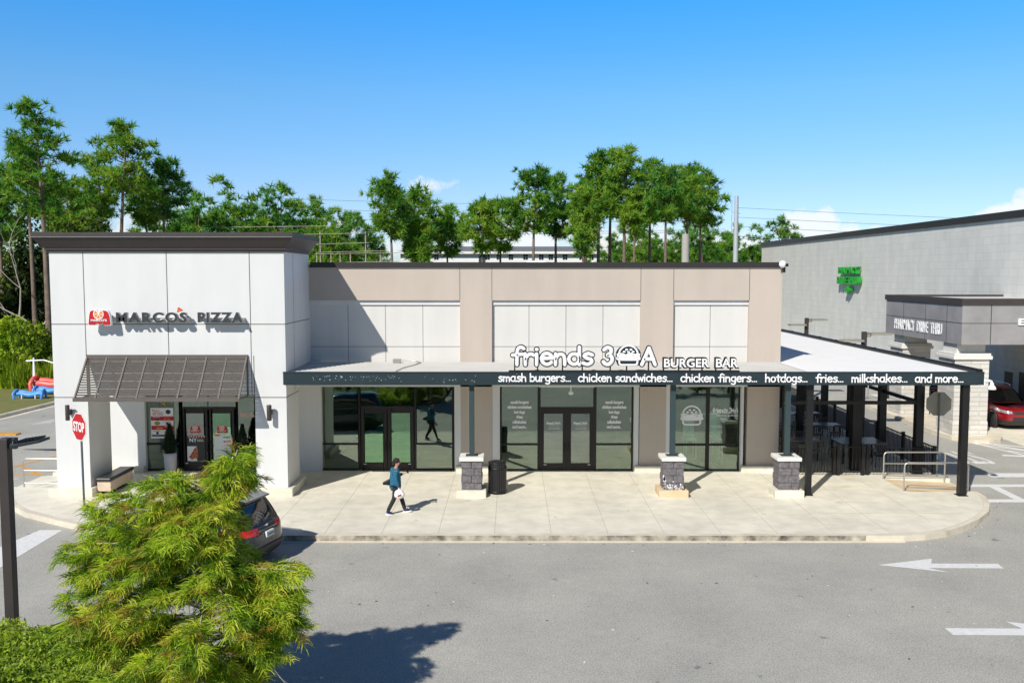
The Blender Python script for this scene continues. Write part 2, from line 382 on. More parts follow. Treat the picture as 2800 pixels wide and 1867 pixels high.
# ------------------------------------------------------------------ stroke lettering (rounded hand-drawn alphabet)
def arc(cx, cy, rx, ry, a0, a1, n=14):
    return [(cx+rx*math.cos(R(a0+(a1-a0)*i/n)), cy+ry*math.sin(R(a0+(a1-a0)*i/n))) for i in range(n+1)]
def dot(x, y): return [(x-.004, y), (x+.004, y)]
def sm(*pts):
    P = [pts[0]]+list(pts)+[pts[-1]]; out = []
    for i in range(1, len(P)-2):
        for k in range(6):
            t = k/6.0
            q = []
            for d in (0, 1):
                a, b, c, e = P[i-1][d], P[i][d], P[i+1][d], P[i+2][d]
                q.append(.5*(2*b+(c-a)*t+(2*a-5*b+4*c-e)*t*t+(3*b-a-3*c+e)*t**3))
            out.append(tuple(q))
    out.append(pts[-1]); return out
GL = {
 'a': ([arc(.25,.25,.22,.24,50,330), sm((.44,.49),(.43,.2),(.46,.05),(.52,.0))], .58),
 'b': ([[(.06,.78),(.06,0)], arc(.26,.24,.20,.24,175,-170)], .54),
 'c': ([arc(.26,.25,.22,.25,45,318)], .49),
 'd': ([[(.46,.78),(.46,.0)], arc(.26,.24,.21,.24,10,350)], .56),
 'e': ([[(.05,.26),(.46,.29)]+arc(.26,.27,.20,.23,10,180)+arc(.27,.25,.21,.25,180,320)], .54),
 'f': ([sm((.46,.72),(.36,.78),(.24,.70),(.21,.5),(.20,0)), [(.04,.42),(.40,.46)]], .46),
 'g': ([arc(.25,.26,.20,.22,40,330), sm((.44,.48),(.44,.0),(.38,-.2),(.22,-.25),(.06,-.19))], .54),
 'h': ([[(.06,.78),(.06,0)], sm((.06,.26),(.2,.44),(.36,.42),(.41,.25),(.42,0))], .53),
 'i': ([[(.08,.47),(.08,0)], dot(.08,.68)], .22),
 'k': ([[(.06,.78),(.06,0)], [(.40,.45),(.08,.18)], [(.16,.25),(.42,0)]], .50),
 'l': ([[(.08,.78),(.08,0)]], .21),
 'm': ([[(.06,.47),(.06,0)], sm((.06,.28),(.18,.44),(.31,.40),(.34,.22),(.34,0)), sm((.34,.28),(.46,.44),(.59,.40),(.62,.22),(.63,0))], .74),
 'n': ([[(.06,.48),(.06,0)], sm((.06,.26),(.2,.45),(.36,.42),(.41,.25),(.42,0))], .53),
 'o': ([arc(.26,.245,.21,.245,90,450)], .53),
 'r': ([[(.06,.48),(.07,0)], sm((.07,.26),(.18,.42),(.30,.47),(.38,.42))], .43),
 's': ([sm((.40,.43),(.24,.49),(.09,.39),(.20,.28),(.36,.22),(.38,.09),(.22,.0),(.05,.06))], .47),
 't': ([[(.21,.68),(.21,.10),(.27,.0)], [(.03,.48),(.41,.48)]], .44),
 'u': ([sm((.06,.47),(.06,.2),(.12,.03),(.28,.02),(.40,.18)), [(.41,.47),(.44,0)]], .53),
 'w': ([[(.04,.47),(.17,.02),(.30,.40),(.45,.02),(.58,.47)]], .64),
 'y': ([[(.04,.47),(.23,.03)], [(.44,.48),(.12,-.25)]], .50),
 'A': ([[(.05,0),(.33,.80),(.58,0)], [(.15,.26),(.50,.26)]], .66),
 '3': ([sm((.08,.70),(.24,.80),(.42,.74),(.42,.56),(.26,.44)), sm((.26,.44),(.46,.36),(.48,.16),(.32,.0),(.14,.02),(.04,.12))], .56),
 '.': ([dot(.08,.02)], .19), ',': ([[(.10,.04),(.05,-.10)]], .19), ' ': ([], .30),
}
def glyphs(txt):
    x = 0; out = []
    for ch in txt:
        st, ad = GL[ch]
        out.append((ch, [[(px+x, py) for px, py in s] for s in st])); x += ad
    return out, x
def stroke(mb, pts, w, d, fr, mi=0):
    """rounded flat tube along a 2-D path; fr = (origin, right, up, normal)"""
    for i in range(1, len(pts)-1):          # sharp corners start a new stroke
        ax, ay = pts[i][0]-pts[i-1][0], pts[i][1]-pts[i-1][1]; bx, by = pts[i+1][0]-pts[i][0], pts[i+1][1]-pts[i][1]
        la, lb_ = math.hypot(ax, ay), math.hypot(bx, by)
        if la > 1e-5 and lb_ > 1e-5 and (ax*bx+ay*by)/(la*lb_) < .35:
            stroke(mb, pts[:i+1], w, d, fr, mi); stroke(mb, pts[i:], w, d*.97, fr, mi); return
    o, rt, up, nm = fr
    # drop duplicates
    q = [pts[0]]
    for p in pts[1:]:
        if math.hypot(p[0]-q[-1][0], p[1]-q[-1][1]) > 1e-4: q.append(p)
    # round the ends
    def capseg(a, b):
        L = math.hypot(a[0]-b[0], a[1]-b[1]) or 1; ux, uy = (a[0]-b[0])/L, (a[1]-b[1])/L
        return [((a[0]+ux*w*k), (a[1]+uy*w*k), math.sqrt(max(0, 1-k*k))) for k in (.97, .8, .5)]
    path = capseg(q[0], q[1])+[(p[0], p[1], 1) for p in q]+capseg(q[-1], q[-2])[::-1]
    n = 8; vs = []; fs = []; k = len(path)
    for i, p in enumerate(path):
        a = path[max(i-1, 0)]; b = path[min(i+1, k-1)]
        tx, ty = b[0]-a[0], b[1]-a[1]; L = math.hypot(tx, ty) or 1; nx, ny = -ty/L, tx/L
        for j in range(n):
            t = 2*math.pi*(j+.5)/n
            cx, cz = math.cos(t), math.sin(t)
            # squared-off profile
            g = 1/max(abs(cx), abs(cz)); cx, cz = cx*g*.5+cx*.5, cz*g*.5+cz*.5
            e = w*p[2]*cx
            P3 = o+rt*(p[0]+nx*e)+up*(p[1]+ny*e)+nm*(d*cz)
            vs.append(P3)
    for i in range(k-1):
        for j in range(n):
            fs.append((i*n+j, i*n+(j+1) % n, (i+1)*n+(j+1) % n, (i+1)*n+j))
    mb.add(vs, fs, mi, True)
def write(mb, txt, X0, X1, z0, Y, asc, w, d=.012, mi=0, rt=(1, 0, 0), up=(0, 0, 1), nm=(0, -1, 0)):
    """hand lettering fitted between X0 and X1, ascender height asc"""
    gl, wd = glyphs(txt); sx = (X1-X0)/wd; sy = asc/.8
    fr = (Vector((X0, Y, z0)), Vector(rt), Vector(up), Vector(nm))
    for ch, sts in gl:
        for s in sts: stroke(mb, [(x*sx, y*sy) for x, y in s], w, d, fr, mi)
_fc = {}
def text_mesh(txt, bold=0.0, space=1.0):
    k = (txt, bold, space)
    if k in _fc: return _fc[k]
    cu = bpy.data.curves.new('lettering', 'FONT'); cu.body = txt; cu.size = 1; cu.resolution_u = 4; cu.offset = bold; cu.space_character = space
    o = bpy.data.objects.new('lettering', cu); COL.objects.link(o)
    dg = bpy.context.evaluated_depsgraph_get(); me = bpy.data.meshes.new_from_object(o.evaluated_get(dg))
    vs = [tuple(v.co) for v in me.vertices]; fs = [tuple(p.vertices) for p in me.polygons]
    bpy.data.objects.remove(o); bpy.data.curves.remove(cu)
    # boundary edges for the letter sides
    ec = {}
    for f in fs:
        for i in range(len(f)):
            a, b = f[i], f[(i+1) % len(f)]
            ec.setdefault((min(a, b), max(a, b)), []).append((a, b))
    bd = [e[0] for e in ec.values() if len(e) == 1]
    bpy.data.meshes.remove(me)
    _fc[k] = (vs, fs, bd); return _fc[k]
def block(mb, txt, o, width, height, depth=.02, mi=0, mis=None, bold=0.0, rt=(1, 0, 0), up=(0, 0, 1), nm=(0, -1, 0), space=1.0):
    """block lettering fitted in width x height from its lower left corner o; depth along nm"""
    vs, fs, bd = text_mesh(txt, bold, space)
    xs = [v[0] for v in vs]; ys = [v[1] for v in vs]; x0, x1, y0, y1 = min(xs), max(xs), min(ys), max(ys)
    sx = width/(x1-x0); sy = height/(y1-y0); o, rt, up, nm = map(Vector, (o, rt, up, nm))
    base = [o+rt*((v[0]-x0)*sx)+up*((v[1]-y0)*sy) for v in vs]
    front = [p+nm*depth for p in base]
    mb.add(front, fs, mi)
    if depth > .006:
        n = len(base); mb.add(base+front, [(a, b, b+n, a+n) for a, b in bd], mi if mis is None else mis)
def pxbox(mb, u0, v0, u1, v1, Y, dep, mi=0):
    x0, z1 = fp(u0, v0, Y); x1, z0 = fp(u1, v1, Y)
    mb.box(x0, Y, z0, x1, Y+dep, z1, mi)
# ------------------------------------------------------------------ the ground
def structure(o): o['kind'] = 'structure'; return o
g = MB(); g.add([(-900,-300,-.05),(900,-300,-.05),(900,1500,-.05),(-900,1500,-.05)], [(0,1,2,3)])
M['earth'] = mat('grassy_earth', (.07, .10, .025), .95, col2=(.12, .10, .05), scale=.05, detail=8)
structure(g.build('ground', M['earth']))
g = MB(); g.poly([(-22.2,-40,0),(70,-40,0),(70,52,0),(24.6,52,0),(24.6,120,0),(14.5,120,0),(14.5,60,0),(-24.2,60,0),(-24.4,47.6,0),(-24.85,43.1,0),(-25.6,36,0),(-27,20,0),(-27,-40,0)])
structure(g.build('parking_lot', M['asphalt']))
# grass verge with its kerb on the far left
M['grass'] = mat('mown_grass', (.13, .17, .03), .95, col2=(.23, .19, .07), scale=1.6, detail=9, bump=.6, bscale=40)
vk = [(-27.4,20),(-25.75,36),(-24.95,43.1),(-24.6,47.6),(-24.3,62)]
g = MB(); g.ext([(x-.18, y, -.04) for x, y in vk]+[(-70, 62, -.04), (-70, 20, -.04)], (0, 0, .17))
structure(g.build('grass_verge', M['grass']))
g = MB()
for (a, b) in zip(vk[:-1], vk[1:]):
    g.ext([(a[0]-.18, a[1], 0), (a[0], a[1], 0), (b[0], b[1], 0), (b[0]-.18, b[1], 0)], (0, 0, .16))
    g.ext([(a[0], a[1], .004), (a[0]+.45, a[1], .004), (b[0]+.45, b[1], .004), (b[0], b[1], .004)], (0, 0, .006))
structure(g.build('verge_kerb', M['kerb']))
# pavement in front of the shops
rc = [(10.3,23.1),(10.9,23.2),(11.6,23.5),(12.31,24.0),(13.1,24.7),(13.83,25.55),(14.37,26.5),(14.66,27.3),(14.7,27.9)]
lc = [(-16.25,28.5),(-16.13,28.2),(-15.53,27.1),(-14.87,26.2),(-14.07,25.45),(-12.73,24.6),(-11.51,23.9),(-10.6,23.4),(-9.9,23.15),(-9.4,23.1)]
front = lc+[(-6, 23.1), (-5.2, 23.1), (9.3, 23.1)]+rc
outline = front+[(12.45,27.9),(12.45,29.65),(14.7,29.65),(14.7,50),(-15.9,50),(-15.9,30.6),(-14.5,30.6),(-14.5,28.5)]
s = MB(); s.ext([(x, y, 0) for x, y in outline], (0, 0, .15), 0)
T = .1525
jx = [-4.97-1.5*k for k in range(5)]+[-3.46,-1.96,-.46,1.04,2.54,4.04,5.54,7.04,8.54,10.04,11.6]
for x in jx:
    y0 = 23.27 if -9.3 < x < 10.3 else 24.4
    s.box(x-.006, y0, T-.01, x+.006, 30.6, T, 1)
s.box(-6.7, 27.135, T-.01, 9.0, 27.145, T, 1); s.box(9, 25.3, T-.01, 12.9, 25.32, T, 1)
s.box(-13.2, 26.4, T-.01, -7, 26.42, T, 1)
structure(s.build('pavement', [M['concrete'], M['joint']]))
k = MB()
def ringstrip(mb, pts, w, z0, z1, mif=None):
    n = len(pts); inn = []
    for i, p in enumerate(pts):
        a = Vector(pts[max(i-1, 0)]); b = Vector(pts[min(i+1, n-1)]); t = (b-a).normalized()
        inn.append((p[0]-t.y*w, p[1]+t.x*w))
    for i in range(n-1):
        a, b, c, d = pts[i], pts[i+1], inn[i+1], inn[i]
        m = mif(i) if mif else 0
        mb.add([(*a, z0), (*b, z0), (*b, z1), (*a, z1)], [(0, 1, 2, 3)], m)
        mb.add([(*a, z1), (*b, z1), (*c, z1), (*d, z1)], [(0, 1, 2, 3)], 0)
    return inn
fs_ = [(x-(.012 if x > 14 else 0), y-.012) for x, y in front]
inn = ringstrip(k, fs_, .16, 0, .156, lambda i: 1 if fs_[i][0] > -6.2 and fs_[i+1][0] < 9.4 else 0)
for i in range(len(inn)-1):     # joint behind the kerb
    a, b = inn[i], inn[i+1]; k.ext([(a[0], a[1], .14), (b[0], b[1], .14), (b[0], b[1]+.014, .14), (a[0], a[1]+.014, .14)], (0, 0, .0165), 2)
g2 = [(x, y-.13) for x, y in fs_ if -9.5 < x < 10.35]
k.ext([(g2[0][0], g2[0][1], .001)]+[(g2[-1][0], g2[-1][1], .001), (g2[-1][0], g2[-1][1]+.13, .001), (g2[0][0], g2[0][1]+.13, .001)], (0, 0, .012), 0)
structure(k.build('kerb', [M['kerb'], M['kerbdark'], M['joint']]))
# kerb ramps at both ends
r_ = MB(); r_.add([(12.45,27.9,.15),(14.75,27.9,.02),(14.75,29.65,.02),(12.45,29.65,.15),(12.45,27.9,0),(14.75,27.9,0),(14.75,29.65,0),(12.45,29.65,0)],
                  [(0,1,2,3),(0,4,5,1),(3,2,6,7),(1,5,6,2)])
structure(r_.build('kerb_ramp', M['stain']))
r_ = MB(); r_.add([(-14.5,28.5,.15),(-16.3,28.5,.02),(-16.3,30.6,.02),(-14.5,30.6,.15),(-14.5,28.5,0),(-16.3,28.5,0),(-16.3,30.6,0),(-14.5,30.6,0)],
                  [(3,2,1,0),(1,5,4,0),(7,6,2,3),(2,6,5,1)])
structure(r_.build('kerb_ramp', M['concrete']))
# rust and gum stains on the pavement
rs_ = random.Random(31); b = MB()
for (x, y, s_) in [(-1.6,26.6,.22),(-1.2,26.75,.16),(-.75,26.9,.2),(.35,28.9,.18),(.6,29.1,.12),(2.4,29.9,.2),(-6.1,24.4,.15),(-5.3,25.0,.1),(4.2,28.8,.3),(9.9,26.5,.25),(10.6,28.6,.35),(11.3,29.5,.4),(3.4,25.6,.06),(1.2,24.9,.05),(-2.7,24.6,.05),(7.2,25.2,.06),(6.1,26.1,.04)]:
    for q in range(3):
        a0 = rs_.random()*6; cx_, cy_ = x+rs_.uniform(-1, 1)*s_, y+rs_.uniform(-.5, .5)*s_
        b.poly([(cx_+s_*rs_.uniform(.35, .6)*math.cos(2*math.pi*i/11), cy_+s_*.45*rs_.uniform(.35, .6)*math.sin(2*math.pi*i/11), .1535+.0012*q) for i in range(11)], 1 if s_ < .08 else 0)
M['rust'] = mat('rust_stain', (.72, .63, .48), .9, col2=(.66, .55, .40), scale=8); M['gum'] = mat('gum_spot', (.22, .20, .17), .9)
structure(b.build('pavement_stains', [M['rust'], M['gum']]))
# painted markings
def marking(name, pts, m, label, z=.005):
    b = MB(); pts = [(x, y, z) for x, y in pts]
    a = sum(pts[i][0]*pts[(i+1) % len(pts)][1]-pts[(i+1) % len(pts)][0]*pts[i][1] for i in range(len(pts)))
    if a < 0: pts = pts[::-1]
    b.poly(pts)
    o = b.build(name, m); tag(o, label, 'road marking'); return o
marking('arrow_marking', [(8.83,21.16),(10.36,21.65),(10.17,21.27),(11.77,21.25),(11.73,20.9),(9.95,20.93),(10.32,20.61)], M['paint'], 'white arrow pointing left painted on the drive below the right kerb corner')
marking('arrow_marking', [(8.58,17.29),(10.1,17.27),(9.98,17.62),(11.7,17.1),(9.98,16.6),(10.1,16.93),(8.58,16.95)], M['paint'], 'white arrow pointing right painted at the lower right of the tarmac')
marking('crossing_line', [(-12.2,20.5),(-13.4,20.5),(-16,18.0),(-14.9,17.2)][:0] or [(-12.95,24.12),(-12.33,24.12),(-12.24,20.95),(-13.4,20.9)], M['paint'], 'broad slanting white line on the tarmac left of the feathery tree')
marking('lane_arrow', [(-22.55,41.4),(-22.15,43.2),(-22.0,42.5),(-20.2,44.4),(-20.0,44.0),(-21.8,42.1),(-21.7,41.8)], M['paintold'], 'worn white arrow on the road beside the grass verge')
def line(a, b, w):
    a, b = Vector(a), Vector(b); t = (b-a).normalized(); n = Vector((-t.y, t.x))*(w/2)
    return [tuple(a-n), tuple(b-n), tuple(b+n), tuple(a+n)]
def lines(name, segs, m, label):
    b = MB()
    for i, (p, q, w) in enumerate(segs): b.ext([(x, y, .003) for x, y in line(p, q, w)], (0, 0, .003+.0013*i), 0, cap0=False)
    return tag(b.build(name, m), label, 'road marking')
lines('yellow_hatching', [((-18.6,30.9),(-17.0,36),.14),((-18.0,32.4),(-16.5,30.9),.14),((-20,30.95),(-16.4,30.95),.12)], M['yellow'], 'orange yellow no-parking hatching beside the left handrail')
lines('white_crossing', [((-20,30.3),(-16.9,30.3),.14),((-19.5,28.9),(-17.0,30.0),.3),((-21,28.75),(-16.3,28.75),.2)], M['paintold'], 'white crossing lines at the foot of the left ramp')
lines('crosswalk', [((14.8,29.3),(30,29.3),.34),((14.7,27.3),(30,27.3),.34),((15.9,29.1),(15.8,27.5),.3),((18.3,29.1),(18.8,27.5),.3)], M['paint'], 'white outlined crosswalk at the foot of the right ramp')
lines('stop_line', [((16.6,30.85),(22,30.85),.6)], M['paint'], 'wide white stop line across the drive-thru lane')
lines('hatched_island', [((19.1,37.7),(21.2,34.0),.13),((19.2,36.8),(19.9,34.1),.13),((19.15,36.6),(22,33.4),.12),((19.7,35.2),(20.7,34.0),.1),((19.9,36.6),(24,33.5),.1),((19.0,34.3),(23,33.2),.2)], M['paint'], 'white hatched traffic island painted before the stone pier')
b = MB(); block(b, 'STOP', (18.0, 35.1, .004), 1.9, 2.4, .002, rt=(-1, 0, 0), up=(0, -1, 0), nm=(0, 0, 1), bold=.015)
tag(b.build('stop_lettering', M['paint']), 'white STOP lettering painted upside down on the drive-thru lane', 'road marking')
# speed hump on the left road
b = MB()
for i in range(6): b.ext([(-27+i*.9, 38.6, .003), (-27+(i+1)*.9, 38.6, .003), (-27+(i+1)*.9, 39.0, .003), (-27+i*.9, 39.0, .003)], (0, 0, .06), i % 2)
tag(b.build('speed_hump', [M['blackrubber'], M['yellow']]), 'low black and yellow striped speed hump on the left road', 'speed hump')
# patches of tar on the left road
b = MB(); b.poly([(-17.2+2.2*math.cos(a)*(1+.2*math.sin(3*a)), 35.4+.24*math.sin(a), .004) for a in [2*math.pi*i/24 for i in range(24)]])
tag(b.build('tar_patch', mat('tar', (.05, .05, .05), .8)), 'long dark tar patch on the left road', 'road patch')
# ------------------------------------------------------------------ shop building with the pizza parlour (white tower at the left)
YW = 30.75
pz = empty('pizza_shop', (-10.5, 29, .15), 'white stucco corner shop with dark cornice and louvred awning over its doors', 'shop building')
w = MB()
w.box(-14.1,27.4,.39,-13.07,28.9,3.3)          # free-standing pillars of the porch
w.box(-7.92,27.4,.39,-6.95,28.95,3.3)
w.box(-14.1,27.4,3.3,-6.95,30.7,7.70)
w.box(-14.1,31.1,.15,-12.9,48,6.9); w.box(-12.72,30.75,3.1,-8.02,31.1,3.3)
w.box(-14.1,30.75,.15,-12.72,31.1,3.3); w.box(-8.02,30.75,.15,-6.62,31.1,3.3)
w.box(-14.1,30.7,3.3,-6.953,31.0,7.3)
# panel joints
def vj(x, z0, z1): w.box(x-.012, 27.397, z0, x+.012, 27.41, z1, 1)
for u in (226, 454, 681): vj(fp(u, 690, 27.4)[0], 3.3 if u != 454 else 4.5, 7.66)
vj(-13.07+.0, 3.18, 4.5) ; vj(-7.93, 3.18, 4.5)
w.box(-14.1,27.396,5.455,-6.945,27.41,5.48,1); w.box(-14.1,27.396,3.20,-6.945,27.41,3.225,1)
w.box(-6.952,27.4,5.455,-6.946,30.7,5.48,1); w.box(-6.952,27.4,3.20,-6.946,28.95,3.225,1); w.box(-6.952,28.5,3.3,-6.946,28.515,7.66,1)
w.build('wall', [M['white'], M['wjoint']], pz)
for q in ((-14.3,27.22,.1,-12.95,29.0,.40), (-8.0,27.22,.1,-6.77,29.05,.40), (-14.15,30.58,.1,-12.74,30.76,.37)):
    b = MB(); b.box(*q); b.build('plinth', M['concrete'], pz, bevel=.02)
# cornice: stepped crown moulding swept round the tower
prof = [(0, 7.66), (.05, 7.66), (.05, 7.71), (.09, 7.73), (.09, 7.78), (.11, 7.79), (.34, 8.09), (.36, 8.09), (.36, 8.12), (.35, 8.12), (.35, 8.25), (-.3, 8.25), (-.3, 7.66)]
c = MB(); cx0, cx1, cy0, cy1 = -14.1, -6.95, 27.4, 30.62
rings = [[(cx0-o, cy0-o, z), (cx1+o, cy0-o, z), (cx1+o, cy1+o*.3, z), (cx0-o, cy1+o*.3, z)] for o, z in prof]
for i in range(len(rings)):
    A, B = rings[i], rings[(i+1) % len(rings)]
    for j in range(4): c.add([A[j], A[(j+1) % 4], B[(j+1) % 4], B[j]], [(0, 1, 2, 3)])
c.box(cx0-.352, cy0-.366, 8.100, cx1+.352, cy0-.352, 8.112, 1)
cor = c.build('cornice', [M['brown'], M['steel']], pz)
# louvred awning
aw = MB(); y1, z1, y0, z0 = 27.38, 4.49, 26.43, 3.27; xa, xb = -13.05, -8.10
sl_ = Vector((0, y0-y1, z0-z1)); sn = Vector((0, -sl_.z, sl_.y)).normalized()
if sn.z < 0: sn = -sn
aw.box(xa, y1-.05, z1-.05, xb, y1+.02, z1+.04); aw.box(xa, y0-.03, z0-.05, xb, y0+.03, z0+.05)
for i in range(9):
    x = xa+.03+(xb-xa-.06)*i/8
    aw.obox((x, (y0+y1)/2, (z0+z1)/2), (.022, 0, 0), sl_*.5, sn*(.032 if i in (0, 2, 4, 6, 8) else .022))
for x in (xa+.03, xb-.03):
    aw.obox((x, (y0+y1)/2, z0+.0), (.02, 0, 0), (0, (y1-y0)/2, 0), (0, 0, .022)); aw.obox((x, y1-.0, (z0+z1)/2), (.02, 0, 0), (0, .02, 0), (0, 0, (z1-z0)/2))
awo = aw.build('awning', M['awning'], pz)
sl2 = MB()
for i in range(17):
    t = (i+.7)/17.6; cy, cz = y1+(y0-y1)*t, z1+(z0-z1)*t
    sl2.obox((( xa+xb)/2, cy, cz), ((xb-xa)/2-.03, 0, 0), (0, .045*math.cos(R(20)), .045*math.sin(R(20))), (0, -.003*math.sin(R(20)), .003*math.cos(R(20))))
WO[awo.name] = Vector((0, 0, 0))
sl2.build('louvre', M['awning'], awo)
# shopfront of the pizza parlour
def shopfront(parent, Y, bars, name='window'):
    f = MB()
    for (u0, v0, u1, v1) in bars: pxbox(f, u0, v0, u1, v1, Y, .09)
    return f.build('window_frame', M['frame'], parent, bevel=.006)
def pane(parent, u0, v0, u1, v1, Y, m, name='window_pane'):
    b = MB(); x0, z1 = fp(u0, v0, Y); x1, z0 = fp(u1, v1, Y); b.box(x0, Y, z0, x1, Y+.012, z1); return b.build(name, m, parent)
YA = 30.86
shopfront(pz, YA, [(384,1060,396,1288),(491,1060,498,1288),(644,1060,650,1288),(697,1060,706,1288),(396,1210.5,491,1216.5),(650,1210.5,697,1216.5),
                   (396,1281,491,1289),(650,1281,697,1289),(396,1060,697,1075),(498,1112.5,644,1119)])
pane(pz, 396,1075,491,1210.5, YA+.04, M['glass']); pane(pz, 396,1216.5,491,1281, YA+.04, M['glass'])
pane(pz, 650,1075,697,1210.5, YA+.04, M['glass']); pane(pz, 650,1216.5,697,1281, YA+.04, M['glass']); pane(pz, 498,1075,644,1112.5, YA+.04, M['glass'])
def door(parent, u0, u1, v0, v1, gu0, gu1, gv0, gv1, Y, glass, hs, label=None):
    d = MB()
    pxbox(d, u0, v0, gu0, v1, Y, .06); pxbox(d, gu1, v0, u1, v1, Y, .06); pxbox(d, gu0, v0, gu1, gv0, Y, .06); pxbox(d, gu0, gv1, gu1, v1, Y, .06)
    o = d.build('door', M['frame'], parent, bevel=.005); tag(o, label)
    pane(o, gu0, gv0, gu1, gv1, Y+.025, glass, 'door_pane')
    h = MB(); hu = u1-5 if hs > 0 else u0+5; x, z = fp(hu, (gv0+2.2*gv1)/3.2, Y-.06)
    h.tube([(x, Y-.0, z-.17), (x, Y-.06, z-.15), (x, Y-.075, z), (x, Y-.06, z+.15), (x, Y, z+.17)], .014, 6)
    h.build('handle', M['black'], o); h = MB()
    x2, z2 = fp((u0+12 if hs > 0 else u1-12), gv1+4, Y); h.box(x2-.05, Y-.006, z2-.012, x2+.05, Y-.001, z2+.012)
    h.build('door_sticker', M['signwhite'], o)
    return o
door(pz, 499, 570.5, 1119, 1288, 508.5, 559.5, 1130, 1262, YA+.01, M['blueglass'], 1)
door(pz, 571.5, 643.5, 1119, 1288, 581, 632.5, 1130, 1262, YA+.01, M['greenglass'], -1)
# room behind
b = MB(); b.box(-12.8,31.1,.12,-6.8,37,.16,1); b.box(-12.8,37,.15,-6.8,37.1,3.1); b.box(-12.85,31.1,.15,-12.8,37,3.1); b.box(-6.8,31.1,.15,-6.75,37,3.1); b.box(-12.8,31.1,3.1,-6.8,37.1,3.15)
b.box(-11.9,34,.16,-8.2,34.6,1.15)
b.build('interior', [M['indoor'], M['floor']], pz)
# ------------------------------------------------------------------ burger restaurant: long taupe block
br = empty('burger_restaurant', (1.2, 34, .15), 'long taupe and off-white single storey restaurant block with dark roof edge', 'shop building')
XR = 9.25
w = MB()
z_band = fp(1400, 821, YW)[1]
w.box(-6.95,YW,z_band,XR,YW+.3,7.22)
def xu(u, Y=YW): return fp(u, 1000, Y)[0]
U = lambda u: u*2800/2352
piers = [(U(1057),U(1130)),(U(1470),U(1545)),(U(1718),2134)]
for a, c_ in piers:
    x0, x1 = xu(a), min(xu(c_), XR); w.box(x0, YW, .15, x1, YW+.3, z_band)
w.box(-6.95, YW, 3.36, -6.62, YW+.3, 4.0, 2)
w.box(9.0, YW+.3, .15, XR, 48, 7.22); w.box(-7, 47.8, .15, XR, 48, 7.22)
# recessed panels
zc = 3.0
recs = [(-6.95, xu(piers[0][0])), (xu(piers[0][1]), xu(piers[1][0])), (xu(piers[1][1]), xu(piers[2][0]))]
for i, (x0, x1) in enumerate(recs):
    w.box(x0, YW+.15, 3.35, x1, YW+.3, z_band, 1)
    w.box(x0, YW+.09, z_band-.16, x1, YW+.15, z_band, 2)
    n = [4, 4, 2][i]
    for j in range(1, n): xx = x0+(x1-x0)*j/n; w.box(xx-.008, YW+.147, 3.9, xx+.008, YW+.155, z_band-.16, 3)
    w.box(x0, YW+.146, 4.49, x1, YW+.155, 4.506, 3)
# joints of the taupe band
for u in (U(1057),U(1130),U(1470),U(1545),U(1718)):
    x = xu(u); w.box(x-.01, YW-.003, z_band, x+.01, YW+.01, 7.2, 3)
# white jambs beside the piers below the canopy
for u0, u1 in ((1242,1259),(1346,1366.5),(1735,1748),(1823,1837),(2029,2036)):
    w.box(xu(u0), YW-.004, .15, xu(u1), YW+.32, 3.8, 2)
w.box(-6.62, YW, 3.12, XR, YW+.28, 3.36, 2)
w.build('wall', [M['taupe'], M['panel'], M['white'], M['wjoint']], br)
b = MB()
b.box(-6.9, YW-.06, 7.22, XR+.06, YW+.34, 7.40); b.box(9.0-.06, YW+.34, 7.22, XR+.06, 48, 7.40); b.box(-6.9, 47.7, 7.22, XR+.06, 48.06, 7.40)
b.build('roof_cap', M['cap'], br)
b = MB(); b.box(-14.0, YW+.3, 6.75, 9.0, 47.8, 6.85); b.build('roof', M['roofdeck'], br)
for u0, u1 in ((1245,1366),(1735,1838),(2028,2134)):
    b = MB(); b.box(xu(u0)+.02, YW-.16, .1, xu(u1)-.02, YW+.05, .37); b.build('base_kerb', M['concrete'], br, bevel=.02)
YG = 30.93
# three shopfronts
shopfront(br, YG, [(876,1045,882,1290),(979,1045,986,1290),(1132.5,1045,1139,1290),(1236,1045,1242.5,1290),(882,1211,979,1216),(1139,1211,1236,1216),
                   (882,1280.5,979,1290),(1139,1280.5,1236,1290),(986,1111,1132.5,1117)])
G1 = YG+.04
for q in ((882,1045,979,1211),(882,1216,979,1280.5),(1139,1045,1236,1211),(1139,1216,1236,1280.5),(986,1045,1132.5,1111)): pane(br, *q, G1, M['glass'])
door(br, 986.5, 1058.5, 1117, 1288, 997, 1048, 1129, 1264, YG+.01, M['greenglass'], 1, 'door with green tinted glass')
door(br, 1059.5, 1132, 1117, 1288, 1070.5, 1122, 1129, 1264, YG+.01, M['greenglass'], -1, 'door with green tinted glass')
shopfront(br, YG, [(1367,1045,1372,1291),(1470,1045,1478,1291),(1623,1045,1630,1291),(1728,1045,1734.5,1291),(1372,1212,1470,1217),(1630,1212,1728,1217),
                   (1372,1282.5,1470,1291),(1630,1282.5,1728,1291),(1478,1113,1623,1120)])
for q in ((1372,1045,1470,1212),(1372,1217,1470,1282.5),(1630,1045,1728,1212),(1630,1217,1728,1282.5),(1478,1052,1623,1113)): pane(br, *q, G1, M['glass'])
b = MB(); pxbox(b, 1474, 1049, 1627, 1059, YG-.05, .05); b.build('door_header', M['panel'], br)
d1 = door(br, 1478.5, 1549.5, 1120, 1289, 1487, 1539, 1131, 1266, YG+.01, M['blueglass'], 1)
d2 = door(br, 1550.5, 1622.5, 1120, 1289, 1561, 1612.5, 1131, 1266, YG+.01, M['blueglass'], -1)
shopfront(br, YG, [(1837,1045,1843,1293),(1932,1045,1938,1293),(2021,1045,2029,1293),(1843,1212.5,1932,1218.5),(1938,1212.5,2021,1218.5),(1843,1284,1932,1293),(1938,1284,2021,1293)])
